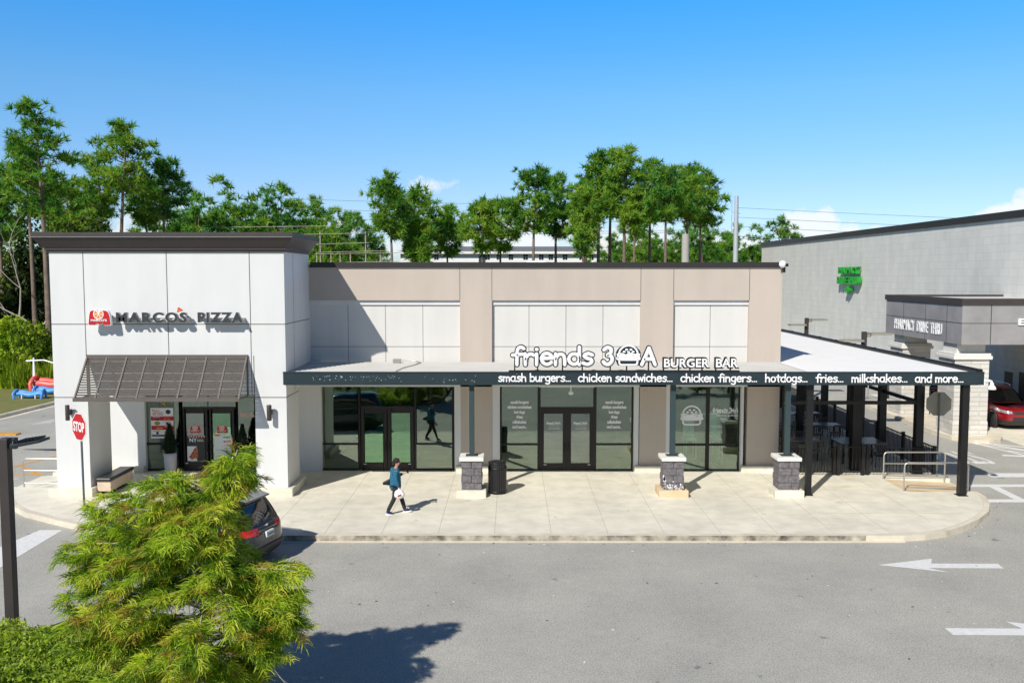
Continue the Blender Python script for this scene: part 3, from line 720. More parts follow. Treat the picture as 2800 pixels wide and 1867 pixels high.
for q in ((1843,1045,1932,1212.5),(1843,1218.5,1932,1284),(1938,1045,2021,1212.5),(1938,1218.5,2021,1284)): pane(br, *q, G1, M['clearglass'])
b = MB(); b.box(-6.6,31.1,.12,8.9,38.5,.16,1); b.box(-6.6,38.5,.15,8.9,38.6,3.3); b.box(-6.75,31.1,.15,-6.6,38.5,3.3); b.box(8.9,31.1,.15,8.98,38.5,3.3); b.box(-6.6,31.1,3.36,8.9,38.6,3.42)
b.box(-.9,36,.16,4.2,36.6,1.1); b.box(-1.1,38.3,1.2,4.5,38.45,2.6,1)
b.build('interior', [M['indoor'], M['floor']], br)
M['downlight'] = mat('lit_downlight', (.9, .9, .85), .5, var=0, emit=((1, .93, .8), 14))
for x_ in (-5.2, -2.8, .1, 2.9, 5.6, 7.4):
    for y_ in (32.0, 34.2): b = MB(); b.lathe([(.001, 3.33), (.11, 3.33), (.13, 3.355)], (x_, y_, 0), 14); b.build('ceiling_light', M['downlight'], br)
# lettering on the glass
def decals():
    Y = YG+.034
    def zz(v): return fp(1400, v, Y)[1]
    def xx(u): return fp(u, 1200, Y)[0]
    for c in (1420.5, 1679.0):
        t = MB()
        for txt, v, hw in (('smash burgers',1102.5,24.5),('chicken sandwiches',1116,32.5),('hot dogs',1129.5,14.5),('fries',1143,8.5),('milkshakes',1156.5,18.5),('and more...',1170,19.5)):
            write(t, txt, xx(c-hw), xx(c+hw), zz(v), Y, .095, .0135, .003)
        t.build('menu_lettering', M['signwhite'], br)
    for d, c in ((d1, 1513), (d2, 1586.5)):
        t = MB(); write(t, 'friends 3', xx(c-19), xx(c+6), zz(1159), Y-.03, .085, .0095, .003); write(t, 'A', xx(c+13), xx(c+19.5), zz(1159), Y-.03, .085, .0095, .003)
        burger(t, xx(c+9.8), zz(1159)+.04, .075, Y-.03, .006, .003, small=True)
        for v, hw in ((1163,15),(1169,15),(1172,16)): x0, z = xx(c-hw+2), zz(v); t.box(x0, Y-.034, z, xx(c+hw+2), Y-.03, z+.012)
        t.build('door_lettering', M['signwhite'], d)
    t = MB(); burger(t, xx(1890.5), zz(1137), .72, Y, .03, .004)
    t.build('burger_decal', M['signwhite'], br)
    t = MB(); write(t, 'friends 3', xx(1947), xx(1999), zz(1127), Y, .16, .017, .003); write(t, 'A', xx(2007), xx(2018), zz(1127), Y, .16, .017, .003)
    burger(t, xx(2002.3), zz(1127)+.07, .11, Y, .008, .003, small=True)
    block(t, 'BURGER BAR', (xx(1991), Y, zz(1131)), xx(2018)-xx(1991), .035, .004)
    write(t, 'friends, family, and full bellies.'.replace('b', 'b'), xx(1956), xx(2019), zz(1137.3), Y, .045, .006, .003)
    t.build('window_lettering', M['signwhite'], br)
def burger(mb, cx, cz, s, Y, w, d, small=False, mi=0, dep=0.0):
    """burger outline about s wide, centred at cx, cz"""
    fr = (Vector((cx, Y, cz)), Vector((s, 0, 0)), Vector((0, 0, s)), Vector((0, -1, 0)))
    ww = w/s
    def st(p): stroke(mb, p, ww, d, fr, mi)
    st(arc(0, .08, .43, .40, 178, 2, 18))
    st(sm((-.50,.07),(-.3,.09),(-.12,.03),(.1,.10),(.3,.05),(.5,.07)))
    st([(-.42,-.18),(-.42,-.28)]+arc(-.30,-.30,.12,.12,180,270,6)+arc(.30,-.30,.12,.12,270,360,6)+[(.42,-.28),(.42,-.18)])
    wav = sm((-.50,-.07),(-.44,.005),(-.2,-.02),(.05,.02),(.2,-.03),(.27,-.09),(.33,-.02),(.46,.005),(.50,-.07),(.44,-.17),(-.44,-.17),(-.50,-.07))
    P = [Vector((cx+x*s, Y-d*.5, cz+z*s)) for x, z in wav]
    mb.ext(P, (0, d, 0), mi); st(wav)
    if not small:
        for x, z in ((-.09,.29),(.11,.29),(-.2,.19),(.0,.18),(.21,.19)):
            st([(x-.022, z), (x+.022, z)])
decals()
# bar stools inside, seen through the right hand window
for i, u in enumerate((1892, 1964)):
    st = empty('high_chair', (xu(u, 31.7), 31.8, .16), ['mint green high chair with curved back inside the right window, nearer the burger outline', 'mint green high chair with curved back inside the right window, nearer the door pier'][i], 'chair', 'mint chairs inside the window')
    x = xu(u, 31.7)
    b = MB(); pts = [(32.2, 1.95), (32.17, 1.5), (32.1, 1.22), (31.92, 1.12), (31.6, 1.1)]
    for (ya, za), (yb, zb) in zip(pts[:-1], pts[1:]): b.add([(x-.2,ya,za),(x+.2,ya,za),(x+.2,yb,zb),(x-.2,yb,zb),(x-.2,ya+.02,za-.02),(x+.2,ya+.02,za-.02),(x+.2,yb+.02,zb-.03),(x-.2,yb+.02,zb-.03)], [(0,1,2,3),(7,6,5,4),(0,4,5,1),(2,6,7,3),(0,3,7,4),(1,5,6,2)], 0, True)
    b.build('seat', M['mint'], st)
    for sx in (-1, 1):
        for yy in (31.65, 32.1):
            b = MB(); b.tube([(x+sx*.16, yy, 1.1), (x+sx*.19, yy, .16)], .02, 6); b.build('leg', M['mint'], st)
    b = MB(); b.box(x-.17, 31.76, .38, x+.17, 31.79, .42); b.build('footrest', M['mint'], st)
# ------------------------------------------------------------------ canopy over the pavement and the patio cover
YF = 27.2
cn = empty('shop_canopy', (3, 28.5, .15), 'flat canopy with dark slate fascia lettered with the menu, reaching round over the patio', 'canopy')
b = MB(); b.box(-6.94, 27.3, 3.86, 9.1, YW, 3.97)
for i in range(17): b.box(-6.94, 27.36+i*.2, 3.97, 9.1, 27.41+i*.2, 3.99)
b.box(9.06, 27.3, 3.97, 9.12, YW, 4.0)
b.build('roof_deck', M['roofdeck'], cn)
b = MB(); b.box(9.25, YW, 3.87, 14.3, 47.6, 3.97); b.box(9.1, 27.3, 3.87, 14.3, YW, 3.97)
b.build('patio_roof', M['whiteroof'], cn)
f = MB(); f.box(-6.99, YF, 3.62, 14.42, YF+.1, 4.0, 0); f.box(-6.99, YF+.1, 3.62, -6.93, 27.39, 4.0, 0); f.box(-7.0, YF-.012, 4.0, 14.43, YF+.12, 4.02, 0)
rnd = random.Random(5)
for i in range(70):    # flakes of old lettering left on the fascia
    x = rnd.uniform(-6.1, -3.6) if i < 48 else rnd.uniform(-3.5, .3); z = rnd.uniform(3.74, 3.9) if i < 48 else rnd.uniform(3.68, 3.96)
    wq = rnd.uniform(.006, .03); f.box(x, YF-.003, z, x+wq, YF+.02, z+rnd.uniform(.005, .016), 1)
f.build('fascia', [M['teal'], M['signwhite']], cn)
b = MB(); b.box(14.3, 27.3, 3.62, 14.42, 47.7, 4.09); b.box(14.22, 27.3, 3.98, 14.3, 47.7, 4.05)
for i in range(9): b.box(14.26, 29+i*2.1, 4.09, 14.4, 29.12+i*2.1, 4.11)
b.build('gutter', M['black'], cn)
for txt, u0, u1 in (('smash burgers...',1360.5,1564),('chicken sandwiches...',1579,1842),('chicken fingers...',1859,2073),('hotdogs...',2090,2211),('fries...',2228,2309),('milkshakes...',2326,2484),('and more...',2500,2637)):
    x0 = fp(u0+2, 1030, YF)[0]; x1 = fp(u1-2, 1030, YF)[0]; t = MB()
    write(t, txt, x0, x1, fp(1400, 1042.5+(u0-1400)*.002, YF)[1], YF-.02, .245, .0225, .012)
    t.build('lettering', M['signwhite'], cn)
def post(x, y, w=.075, z1=3.9, z0=.15, m='black', d=None):
    p = MB(); p.box(x-w, y-(d or w), z0, x+w, y+(d or w), z1); p.box(x-w-.05, y-(d or w)-.05, z0, x+w+.05, y+(d or w)+.05, z0+.02); return p.build('post', M[m], cn, bevel=.006)
post(9.21, 27.47, .085); post(13.96, 27.42, .105)
post(12.05, 31.1, .165)
for y in (30.45, 33.5, 36.6, 39.7, 42.8, 45.9): post(13.95, y, .13)
for y in (36.4, 42): post(11.8, y, .13)
post(9.42, 30.6, .1)
b = MB(); b.box(9.3, 30.35, 2.56, 14.05, 30.45, 2.68); b.box(9.3, 30.35, 3.55, 14.05, 30.45, 3.86); b.box(9.12, 27.3, 3.6, 14.3, 27.4, 3.86)
b.box(13.9, 30.45, 2.56, 14.0, 47, 2.68); b.box(13.88, 27.4, 3.6, 14.05, 47, 3.86)
for y in (33, 36, 39, 42, 45): b.box(9.3, y, 3.65, 14, y+.1, 3.86)
b.build('beam', M['black'], cn)
b = MB(); b.box(9.3, 30.3, 3.82, 14.2, 47, 3.866); b.build('soffit', M['black'], cn)
b = MB(); b.box(12.72, 27.44, 3.55, 12.9, 27.6, 3.66); b.build('junction_box', M['steel'], cn)
# pendant heaters/lamps hanging below the canopy
for (u, vt, vb, Y, lab) in ((1561, 1051, 1077, 28.6, 'white pendant lamp under the canopy before the central doors'), (2373, 1060, 1092, 29.2, 'white pendant lamp under the canopy before the patio gate')):
    x, zb = fp(u, vb, Y); p = empty('pendant_lamp', (x, Y, zb), lab, 'lamp', 'white pendant lamps under the canopy')
    b = MB(); b.tube([(x, Y, 3.86), (x, Y, zb+.05)], .022, 8); b.build('stem', M['signwhite'], p)
    b = MB(); b.lathe([(.03, .09), (.06, .07), (.085, .03), (.075, 0), (.03, -.02)], (x, Y, zb), 16); b.build('lamp_shade', M['signwhite'], p)
# gooseneck barn lamp on the end of the fascia
p = empty('barn_lamp', (14.42, 27.25, 3.7), 'white barn lamp on the right end of the dark fascia', 'lamp')
b = MB(); b.box(14.42, 27.2, 3.62, 14.45, 27.34, 3.82); b.tube([(14.44, 27.27, 3.74), (14.62, 27.27, 3.74), (14.68, 27.27, 3.72), (14.70, 27.27, 3.66), (14.70, 27.27, 3.6)], .04, 8); b.build('arm', M['signwhite'], p)
b = MB(); b.lathe([(.05, .10), (.06, .03), (.11, -.03), (.13, -.10), (.125, -.105), (.05, -.04)], (14.70, 27.27, 3.58), 18); b.build('lamp_shade', M['signwhite'], p)
# small junction and cable on the canopy roof
b = MB(); b.box(-4.05, 30.3, 3.99, -3.8, 30.5, 4.12); b.tube([(-3.8, 30.4, 4.08), (-3.4, 30.4, 4.06), (-3.1, 30.3, 4.01), (-3.25, 29.5, 4.0), (-3.5, 28.6, 4.0), (-3.6, 27.6, 4.0)], .022, 6)
tag(b.build('roof_junction', M['steel']), 'grey electrical box with a cable lying on the canopy roof', 'electrical box')
# ------------------------------------------------------------------ burger sign standing on the canopy
sg = empty('burger_sign', (3.5, YF, 4.02), 'white raised lettering with black outline standing on the canopy edge, with a burger emblem', 'sign')
YS = YF+.02
b = MB(); b.box(-.1, YF, 4.02, 6.95, YF+.07, 4.07)
b.build('rail', M['black'], sg)
def sx_(x): return fp(1380+x*.28912, 1000, YS)[0]
def sz_(y): return fp(1400, 900+y*.28912, YS)[1]
def sign_letter(txt, x0, x1, yb, yt, wf):
    gl, wd = glyphs(txt)
    pts = [p for _, s in gl for q in s for p in q]
    gx0, gx1 = min(p[0] for p in pts), max(p[0] for p in pts); gy0 = 0; gy1 = max(p[1] for p in pts)
    X0, X1 = sx_(x0)+wf+.033, sx_(x1)-wf-.033; Z0, Z1 = sz_(yb)+wf+.033, sz_(yt)-wf-.033
    a = (X1-X0)/(gx1-gx0); c_ = (Z1-Z0)/(gy1-gy0)
    for ch, sts in gl:
        if ch == ' ' or not sts: continue
        b = MB()
        for s in sts:
            q = [(X0+(x-gx0)*a, Z0+y*c_) for x, y in s]
            fr0 = (Vector((0, YS, 0)), Vector((1, 0, 0)), Vector((0, 0, 1)), Vector((0, -1, 0)))
            fr1 = (Vector((0, YS+.05, 0)),)+fr0[1:]
            stroke(b, q, wf, .035, fr0, 0); stroke(b, q, wf+.034, .03, fr1, 1)
        b.build('letter', [M['signwhite'], M['black']], sg)
sign_letter('friends', 50, 856, 362, 143, .059)
sign_letter('3', 905, 1047, 362, 146, .062)
sign_letter('A', 1270, 1452, 362, 152, .062)
b = MB(); cx, cz = sx_(1170), (sz_(362)+sz_(150))/2+.01
burger(b, cx, cz, .66, YS-.0, .031, .034, mi=0)
bk = [(math.cos(R(a))*.385+cx, cz+.04+max(-.0, math.sin(R(a))*.30)) for a in range(0, 181, 12)]
bk = bk+[(cx-.385, cz-.14), (cx-.32, cz-.29), (cx+.32, cz-.29), (cx+.385, cz-.14)]
b.ext([(x, YS+.02, z) for x, z in bk], (0, .06, 0), 1)
b.build('burger_emblem', [M['signwhite'], M['teal']], sg)
for wd_, x0, x1 in (('BURGER', 1495, 1940), ('BAR', 1985, 2215)):
    b = MB(); X0, X1, Z0, Z1 = sx_(x0), sx_(x1), sz_(368), sz_(266)
    block(b, wd_, (X0+.03, YS-.02, Z0+.03), X1-X0-.06, Z1-Z0-.06, .03, 0, 1, bold=.02)
    block(b, wd_, (X0-.015, YS+.01, Z0-.015), X1-X0+.03, Z1-Z0+.03, .02, 1, 1, bold=.085)
    b.build('lettering', [M['signwhite'], M['black']], sg)
for x in (95, 312, 548, 735, 1000, 1155, 1362, 1505, 1648, 1755, 1870, 2000, 2138):
    X = sx_(x); b = MB(); b.box(X-.02, YS+.03, 4.06, X+.02, YS+.07, 4.32); b.build('support', M['black'], sg)
# ------------------------------------------------------------------ pizza parlour sign on the tower
YP = 27.4
M['racewaypaint'] = mat('raceway_paint', (.52, .53, .53), .6, var=.05)
ps = empty('pizza_sign', (-10.4, 27.3, 5.5), 'charcoal channel letters with a red pizza badge on the white tower', 'sign')
def px_(x, Y=27.07): return fp(220+x*.21259, 860, Y)[0]
def pz_(y, Y=27.07): return fp(400, 820+y*.21259, Y)[1]
bm_ = [(105,318),(108,285),(118,200),(128,155),(142,140),(178,134),(205,134),(240,166),(276,133),(310,136),(342,142),(362,165),(375,210),(386,300),(386,312),(375,320),(318,322),(304,318),(292,298),(280,296),(245,318),(214,297),(203,297),(190,312),(180,318)]
def badge(mb, X, Z, Y, dep, k=1.0, mis=(0, 1, 2), txt=True, white=True):
    cxx = sum(X(p[0]) for p in bm_)/len(bm_)
    def sh(p, s_): return ((X(p[0])-X(245))*s_+X(245), (Z(p[1])-Z(225))*s_+Z(225))
    if white: mb.ext([(*[sh(p, 1.06)[0]], Y, sh(p, 1.09)[1]) for p in bm_], (0, dep, 0), mis[1])
    mb.ext([(sh(p, 1)[0], Y-.012, sh(p, 1)[1]) for p in bm_], (0, .012+dep*.5, 0), mis[0])
    r = (X(305)-X(170))/2
    c0, z0 = X(238), Z(182)
    mb.ext([(c0+r*math.cos(R(a)), Y-.020, z0+r*math.sin(R(a))*1.02) for a in list(range(118, 422, 12))]+[(c0, Y-.020, z0+r*.3)], (0, .008, 0), mis[1])
    for i in range(5):
        a0 = 123+i*59.0; 
        P = [(c0+r*.12*math.cos(R(a0+28)), z0+r*.12*math.sin(R(a0+28)))]+[(c0+r*.84*math.cos(R(a)), z0+r*.84*math.sin(R(a))) for a in (a0+4, a0+18, a0+36, a0+53)]
        mb.ext([(x, Y-.026, z) for x, z in P], (0, .006, 0), mis[2])
    if txt: block(mb, "MARCO'S", (X(138), Y-.018, Z(276)), X(345)-X(138), Z(246)-Z(276), .006, mis[1], bold=.03)
b = MB(); badge(b, px_, pz_, 27.05, .12, mis=(0, 1, 2))
b.build('badge', [M['red'], M['signwhite'], M['orange']], ps)
for wd_, x0, x1 in (("MARCO'S", 455, 1365), ('PIZZA', 1505, 2085)):
    b = MB(); block(b, wd_.replace("'", ''), (px_(x0), 27.19, pz_(290)), px_(x1)-px_(x0), pz_(160)-pz_(290), .12, 0, 1, bold=.036, space=1.22)
    b.build('lettering', [M['signdark'], M['return']], ps)
b = MB(); b.box(px_(480), 27.19, pz_(283), px_(1360), 27.395, pz_(235)); b.box(px_(1530), 27.19, pz_(283), px_(2080), 27.395, pz_(235)); b.box(px_(170), 27.17, pz_(300), px_(350), 27.395, pz_(200))
b.build('raceway', M['racewaypaint'], ps)
b = MB(); b.ext([(px_(1255), 27.07, pz_(97)), (px_(1312), 27.07, pz_(138)), (px_(1240), 27.07, pz_(160))], (0, .1, 0), 0)
b.ext([(px_(1258), 27.068, pz_(108)), (px_(1300), 27.068, pz_(138)), (px_(1247), 27.068, pz_(152))], (0, .01, 0), 1)
for x, y in ((1262, 128), (1275, 142), (1258, 145)): b.ext([(px_(x)+.012*math.cos(a), 27.066, pz_(y)+.012*math.sin(a)) for a in [i*math.pi/4 for i in range(8)]], (0, .01, 0), 0)
b.build('pizza_slice', [M['red'], M['orange']], ps)
# stickers on the pizza parlour glass
def pizza_window():
    Y = YA+.036
    X = lambda u: fp(u, 1160, Y)[0]
    Z = lambda v: fp(450, v, Y)[1]
    k = .17857
    q = lambda x: 380+x*k
    r = lambda y: 1080+y*k
    def bx(mb, x0, y0, x1, y1, mi, o=0): mb.box(X(q(x0)), Y-.004-o, Z(r(y1)), X(q(x1)), Y-.001, Z(r(y0)), mi)
    t = MB(); bx(t, 182, 196, 530, 660, 1)
    bx(t, 186, 325, 530, 388, 0, .002); bx(t, 190, 467, 532, 530, 0, .002); bx(t, 195, 606, 535, 632, 3, .002)
    block(t, 'LUNCH A', (X(q(216)), Y-.005, Z(r(276))), X(q(372))-X(q(216)), Z(r(252))-Z(r(276)), .002, 0, bold=.02)
    block(t, 'BIG DEAL', (X(q(216)), Y-.005, Z(r(306))), X(q(380))-X(q(216)), Z(r(281))-Z(r(306)), .002, 0, bold=.02)
    block(t, 'Make', (X(q(210)), Y-.005, Z(r(246))), X(q(320))-X(q(210)), Z(r(218))-Z(r(246)), .002, 2, bold=.01)
    def disc(x, y, rx, ry, mi, o=.003):
        n0 = [(X(q(x))+rx*math.cos(a), Y-.004-o, Z(r(y))+ry*math.sin(a)) for a in [2*math.pi*i/18 for i in range(18)]]
        t.ext(n0, (0, .003, 0), mi)
    disc(452, 255, .085, .08, 3)
    for x, y, rx, ry, mi in ((430,365,.10,.05,2),(430,365,.075,.035,0),(283,430,.10,.07,4),(435,437,.05,.05,3),(315,505,.13,.035,2),(440,510,.05,.04,3),(280,580,.05,.05,3),(425,570,.09,.07,2),(490,570,.085,.07,2),(285,368,.05,.035,3)):
        disc(x, y, rx, ry, mi, .004 if mi != 0 else .006)
    for y in (336, 405, 478, 545): bx(t, 215 if y in (336, 545) else 385, y, 325 if y in (336, 545) else 490, y+6, 1 if y in (336, 478) else 0, .005)
    t.build('lunch_poster', [M['red'], M['signwhite'], M['orange'], M['signdark'], M['salad']], pz)
    # door stickers
    for x0, lab in ((780, 'l'), (1190, 'r')):
        t = MB()
        Xb = lambda x: X(q(x0+(x-105)*170/281)); Zb = lambda y: Z(r(465+(y-135)*115/187))
        badge(t, Xb, Zb, Y-.012, .006, mis=(0, 1, 2))
        block(t, 'PIZZA', (X(q(x0+52)), Y-.02, Z(r(598))), X(q(x0+120))-X(q(x0+52)), Z(r(583))-Z(r(598)), .003, 1, bold=.03)
        t.build('logo_sticker', [M['red'], M['signwhite'], M['orange']], pz)
    t = MB(); Yd = .016
    bx(t, 728, 622, 1006, 1010, 3, Yd)
    for i in range(7): bx(t, 732+i*39, 624, 752+i*39, 640, 0, Yd+.002); bx(t, 752+i*39, 624, 771+i*39, 640, 1, Yd+.002)
    block(t, 'NY', (X(q(770)), Y-Yd-.006, Z(r(715))), X(q(885))-X(q(770)), Z(r(655))-Z(r(715)), .002, 1, bold=.03)
    block(t, 'PIZZA', (X(q(888)), Y-Yd-.006, Z(r(708))), X(q(990))-X(q(888)), Z(r(683))-Z(r(708)), .002, 1, bold=.02)
    block(t, 'Style', (X(q(890)), Y-Yd-.006, Z(r(680))), X(q(985))-X(q(890)), Z(r(652))-Z(r(680)), .002, 2, bold=.01)
    bx(t, 733, 780, 880, 1005, 1, Yd+.002)
    t.ext([(X(q(885)), Y-Yd-.008, Z(r(765))), (X(q(755)), Y-Yd-.008, Z(r(945))), (X(q(800)), Y-Yd-.008, Z(r(985))), (X(q(900)), Y-Yd-.008, Z(r(940)))], (0, .002, 0), 4)
    for x, y in ((850, 830), (820, 885), (890, 900), (790, 935), (880, 955)): disc(x, y, .035, .035, 0, Yd+.008)
    t.build('door_poster', [M['red'], M['signwhite'], M['orange'], M['signdark'], M['crust']], pz)
    t = MB(); bx(t, 1150, 625, 1412, 1000, 1, Yd); bx(t, 1150, 600, 1230, 628, 2, Yd+.001)
    block(t, 'good', (X(q(1290)), Y-Yd-.006, Z(r(725))), X(q(1398))-X(q(1290)), Z(r(690))-Z(r(725)), .002, 0, bold=.03)
    bx(t, 1285, 638, 1398, 652, 3, Yd+.002)
    t.build('door_poster', [M['red'], M['signwhite'], M['orange'], M['signdark']], pz)
    t = MB(); block(t, 'A-100', (X(q(975)), Y-.004, Z(r(165))), X(q(1155))-X(q(975)), Z(r(118))-Z(r(165)), .002, 0, bold=.015)
    t.build('unit_number', M['return'], pz)
    t = MB(); block(t, '850-81', (X(q(1545)), Y+.05, Z(r(338))), X(q(1755))-X(q(1545)), Z(r(272))-Z(r(338)), .012, 0)
    t.build('neon_number', mat('red_neon', (.8, .05, .05), .5, var=0, emit=((1, .05, .05), 1.6)), pz)
    t = MB(); t.obox((X(q(380)), Y-.003, Z(r(130))), (.075, 0, -.05), (0, .001, 0), (.006, 0, .012)); t.obox((X(q(404)), Y-.003, Z(r(128))), (.004, 0, .085), (0, .001, 0), (.012, 0, 0))
    t.build('tape_mark', M['tape'], pz)
M['crust'] = mat('pizza_print', (.55, .25, .08), .5, col2=(.30, .06, .03), scale=14); M['salad'] = mat('salad_print', (.30, .33, .06), .5, var=.4, scale=30); M['tape'] = mat('yellow_tape', (.6, .5, .08), .5)
pizza_window()
# ------------------------------------------------------------------ wall lamps on the pillars
for (u0, u1, vt, vb, lab) in ((178, 191, 1107, 1149, 'dark cylinder wall lamp on the left pillar behind the stop sign'), (729, 743, 1107, 1149.5, 'dark cylinder wall lamp on the right pillar beside the awning shadow')):
    Y = 27.18; x0, z1 = fp(u0, vt, Y); x1, z0 = fp(u1, vb, Y); x = (x0+x1)/2; rr = (x1-x0)/2
    p = empty('wall_lamp', (x, 27.4, (z0+z1)/2), lab, 'wall lamp', 'cylinder lamps on the white pillars')
    b = MB(); b.lathe([(rr*.9, z0), (rr, z0+.01), (rr, z1-.01), (rr*.9, z1)], (x, Y, 0), 20); b.build('lamp_body', M['brown'], p)
    b = MB(); b.box(x-.045, Y+.05, (z0+z1)/2-.08, x+.045, 27.4, (z0+z1)/2+.08); b.build('bracket', M['brown'], p)
# ------------------------------------------------------------------ stone piers carrying the canopy posts
def stone_pier(X, lab, stained):
    p = empty('stone_pier', (X, 27.5, .15), lab, 'pier', 'stone piers along the pavement')
    b = MB(); b.box(X-.45, 27.07, .12, X+.45, 27.97, .37); b.build('plinth', M['stain'] if stained else M['concrete'], p, bevel=.02)
    s = MB()
    for i in range(4):
        z = .37+i*.2235; e = .012 if i % 2 else 0
        j = X+(.0 if i % 2 else .09)
        s.box(X-.31-e, 27.2-e, z, j-.006, 27.83+e, z+.212); s.box(j+.006, 27.2-e-.008, z, X+.31+e, 27.83+e-.004, z+.212)
    s.box(X-.29, 27.22, .37, X+.29, 27.8, 1.26)
    so = s.build('stone_shaft', M['stone'], p, bevel=.018)
    if stained:
        rnd = random.Random(3); q = MB()
        for i in range(46):
            x = X+rnd.uniform(-.3, .3); z = .37+abs(rnd.gauss(0, .08)); a = rnd.uniform(.008, .03); h = rnd.uniform(.01, .05)
            q.ext([(x+a*math.cos(t), 27.176, z+h*math.sin(t)) for t in [k*math.pi/3 for k in range(6)]], (0, .02, 0))
        for i in range(14):
            x = X-.31+rnd.uniform(0, .05); z = .4+rnd.uniform(0, .38); a = rnd.uniform(.01, .03); h = rnd.uniform(.03, .09)
            q.ext([(x+a*math.cos(t), 27.176, z+h*math.sin(t)) for t in [k*math.pi/3 for k in range(6)]], (0, .02, 0))
        q.build('lime_bloom', M['signwhite'], p)
    c = MB(); c.box(X-.375, 27.13, 1.265, X+.375, 27.9, 1.385); c.build('cap', M['capstone'], p, bevel=.02)
    b = MB(); b.box(X-.19, 27.36, 1.385, X+.19, 27.7, 1.40); b.box(X-.078, 27.42, 1.4, X+.078, 27.58, 3.88); b.build('post', M['tealpost'], p, bevel=.006)
M['capstone'] = mat('cast_stone_cap', (.74, .73, .68), .8, var=.06); M['tealpost'] = mat('teal_post_paint', (.032, .055, .06), .45, var=.1)
stone_pier(fp(1290, 1330, 27.3)[0], 'clean grey block pier with white cap next to the black litter bin', False)
stone_pier(fp(1840, 1330, 27.3)[0], 'grey block pier with lime bloom and orange-stained plinth before the burger window', True)
stone_pier(fp(2154, 1330, 27.3)[0], 'clean grey block pier with white cap next to the free black post at the patio', False)
# ------------------------------------------------------------------ litter bin
M['slat'] = mat('worn_black_slat', (.032, .032, .033), .4, metal=.2, var=.15)
lb = empty('litter_bin', (-.46, 27.72, .15), 'black slatted litter bin standing beside the left stone pier', 'litter bin')
x, y = -.46, 27.72
b = MB(); b.lathe([(.245, .18), (.25, .2), (.255, 1.05), (.25, 1.06)], (x, y, 0), 28); b.build('liner', M['black'], lb)
b = MB()
for i in range(26):
    a = 2*math.pi*i/26; c_, s_ = math.cos(a), math.sin(a)
    for (r0, z0), (r1, z1) in (((.285, .2), (.29, .95)), ((.29, .95), (.265, 1.12))):
        b.add([(x+r*c_-w_*s_, y+r*s_+w_*c_, z) for r, z, w_ in ((r0, z0, -.022), (r0, z0, .022), (r1, z1, .022), (r1, z1, -.022))]+
              [(x+(r-.012)*c_-w_*s_, y+(r-.012)*s_+w_*c_, z) for r, z, w_ in ((r0, z0, -.022), (r0, z0, .022), (r1, z1, .022), (r1, z1, -.022))], [(0,1,2,3),(7,6,5,4),(0,4,5,1),(2,6,7,3),(0,3,7,4),(1,5,6,2)])
b.build('slats', M['slat'], lb)
for z, r in ((.22, .292), (.95, .296)): b = MB(); b.lathe([(r-.02, z-.025), (r, z-.025), (r, z+.025), (r-.02, z+.025)], (x, y, 0), 28); b.build('band', M['black'], lb)
b = MB(); b.lathe([(.14, 1.13), (.15, 1.11), (.265, 1.09), (.285, 1.11), (.28, 1.14), (.15, 1.165), (.14, 1.155)], (x, y, 0), 28); b.lathe([(.001, 1.06), (.16, 1.062), (.16, 1.06)], (x, y, 0), 20)
b.build('lid', M['black'], lb)
for i in range(4): b = MB(); b.lathe([(.03, .15), (.03, .2)], (x+.2*math.cos(i*1.57), y+.2*math.sin(i*1.57), 0), 8); b.build('foot', M['black'], lb)
# ------------------------------------------------------------------ handrails
def rail(mb, pts, r=.026): mb.tube(pts, r, 10)
def bent(x0, x1, y, zb, zt, rr=.12, zb2=None):
    P = [(x0, y, zb), (x0, y, zt-rr)]+[(x0+rr-rr*math.cos(R(a)), y, zt-rr+rr*math.sin(R(a))) for a in (30, 60, 90)]
    P += [(x1-rr+rr*math.sin(R(a)), y, zt-rr+rr*math.cos(R(a))) for a in (0, 30, 60)]+[(x1, y, zt-rr), (x1, y, zb2 if zb2 is not None else zb)]
    return P
def handrail(x0, x1, y, lab, zb2, grp):
    p = empty('handrail', (x0, y, .15), lab, 'handrail', grp)
    b = MB(); rail(b, bent(x0, x1, y, .13, 1.06, .12, zb2)); b.build('top_rail', M['steel'], p)
    b = MB(); rail(b, [(x0, y, .68), (x1, y, .66)], .02); b.build('middle_rail', M['steel'], p)
    b = MB(); rail(b, [(x0, y, .27), (x1, y, .22)], .02); b.build('bottom_rail', M['steel'], p)
handrail(12.45, 14.5, 29.62, 'steel handrail on the far side of the right ramp, beside the patio fence', .03, 'steel ramp handrails')
handrail(12.40, 14.42, 27.93, 'steel handrail on the near side of the right ramp, behind the corner post', .03, 'steel ramp handrails')
handrail(-15.78, -13.6, 28.55, 'near steel handrail left of the white pillar', .13, 'steel ramp handrails')
handrail(-15.2, -14.3, 30.6, 'far steel handrail partly behind the white pillar', .13, 'steel ramp handrails')
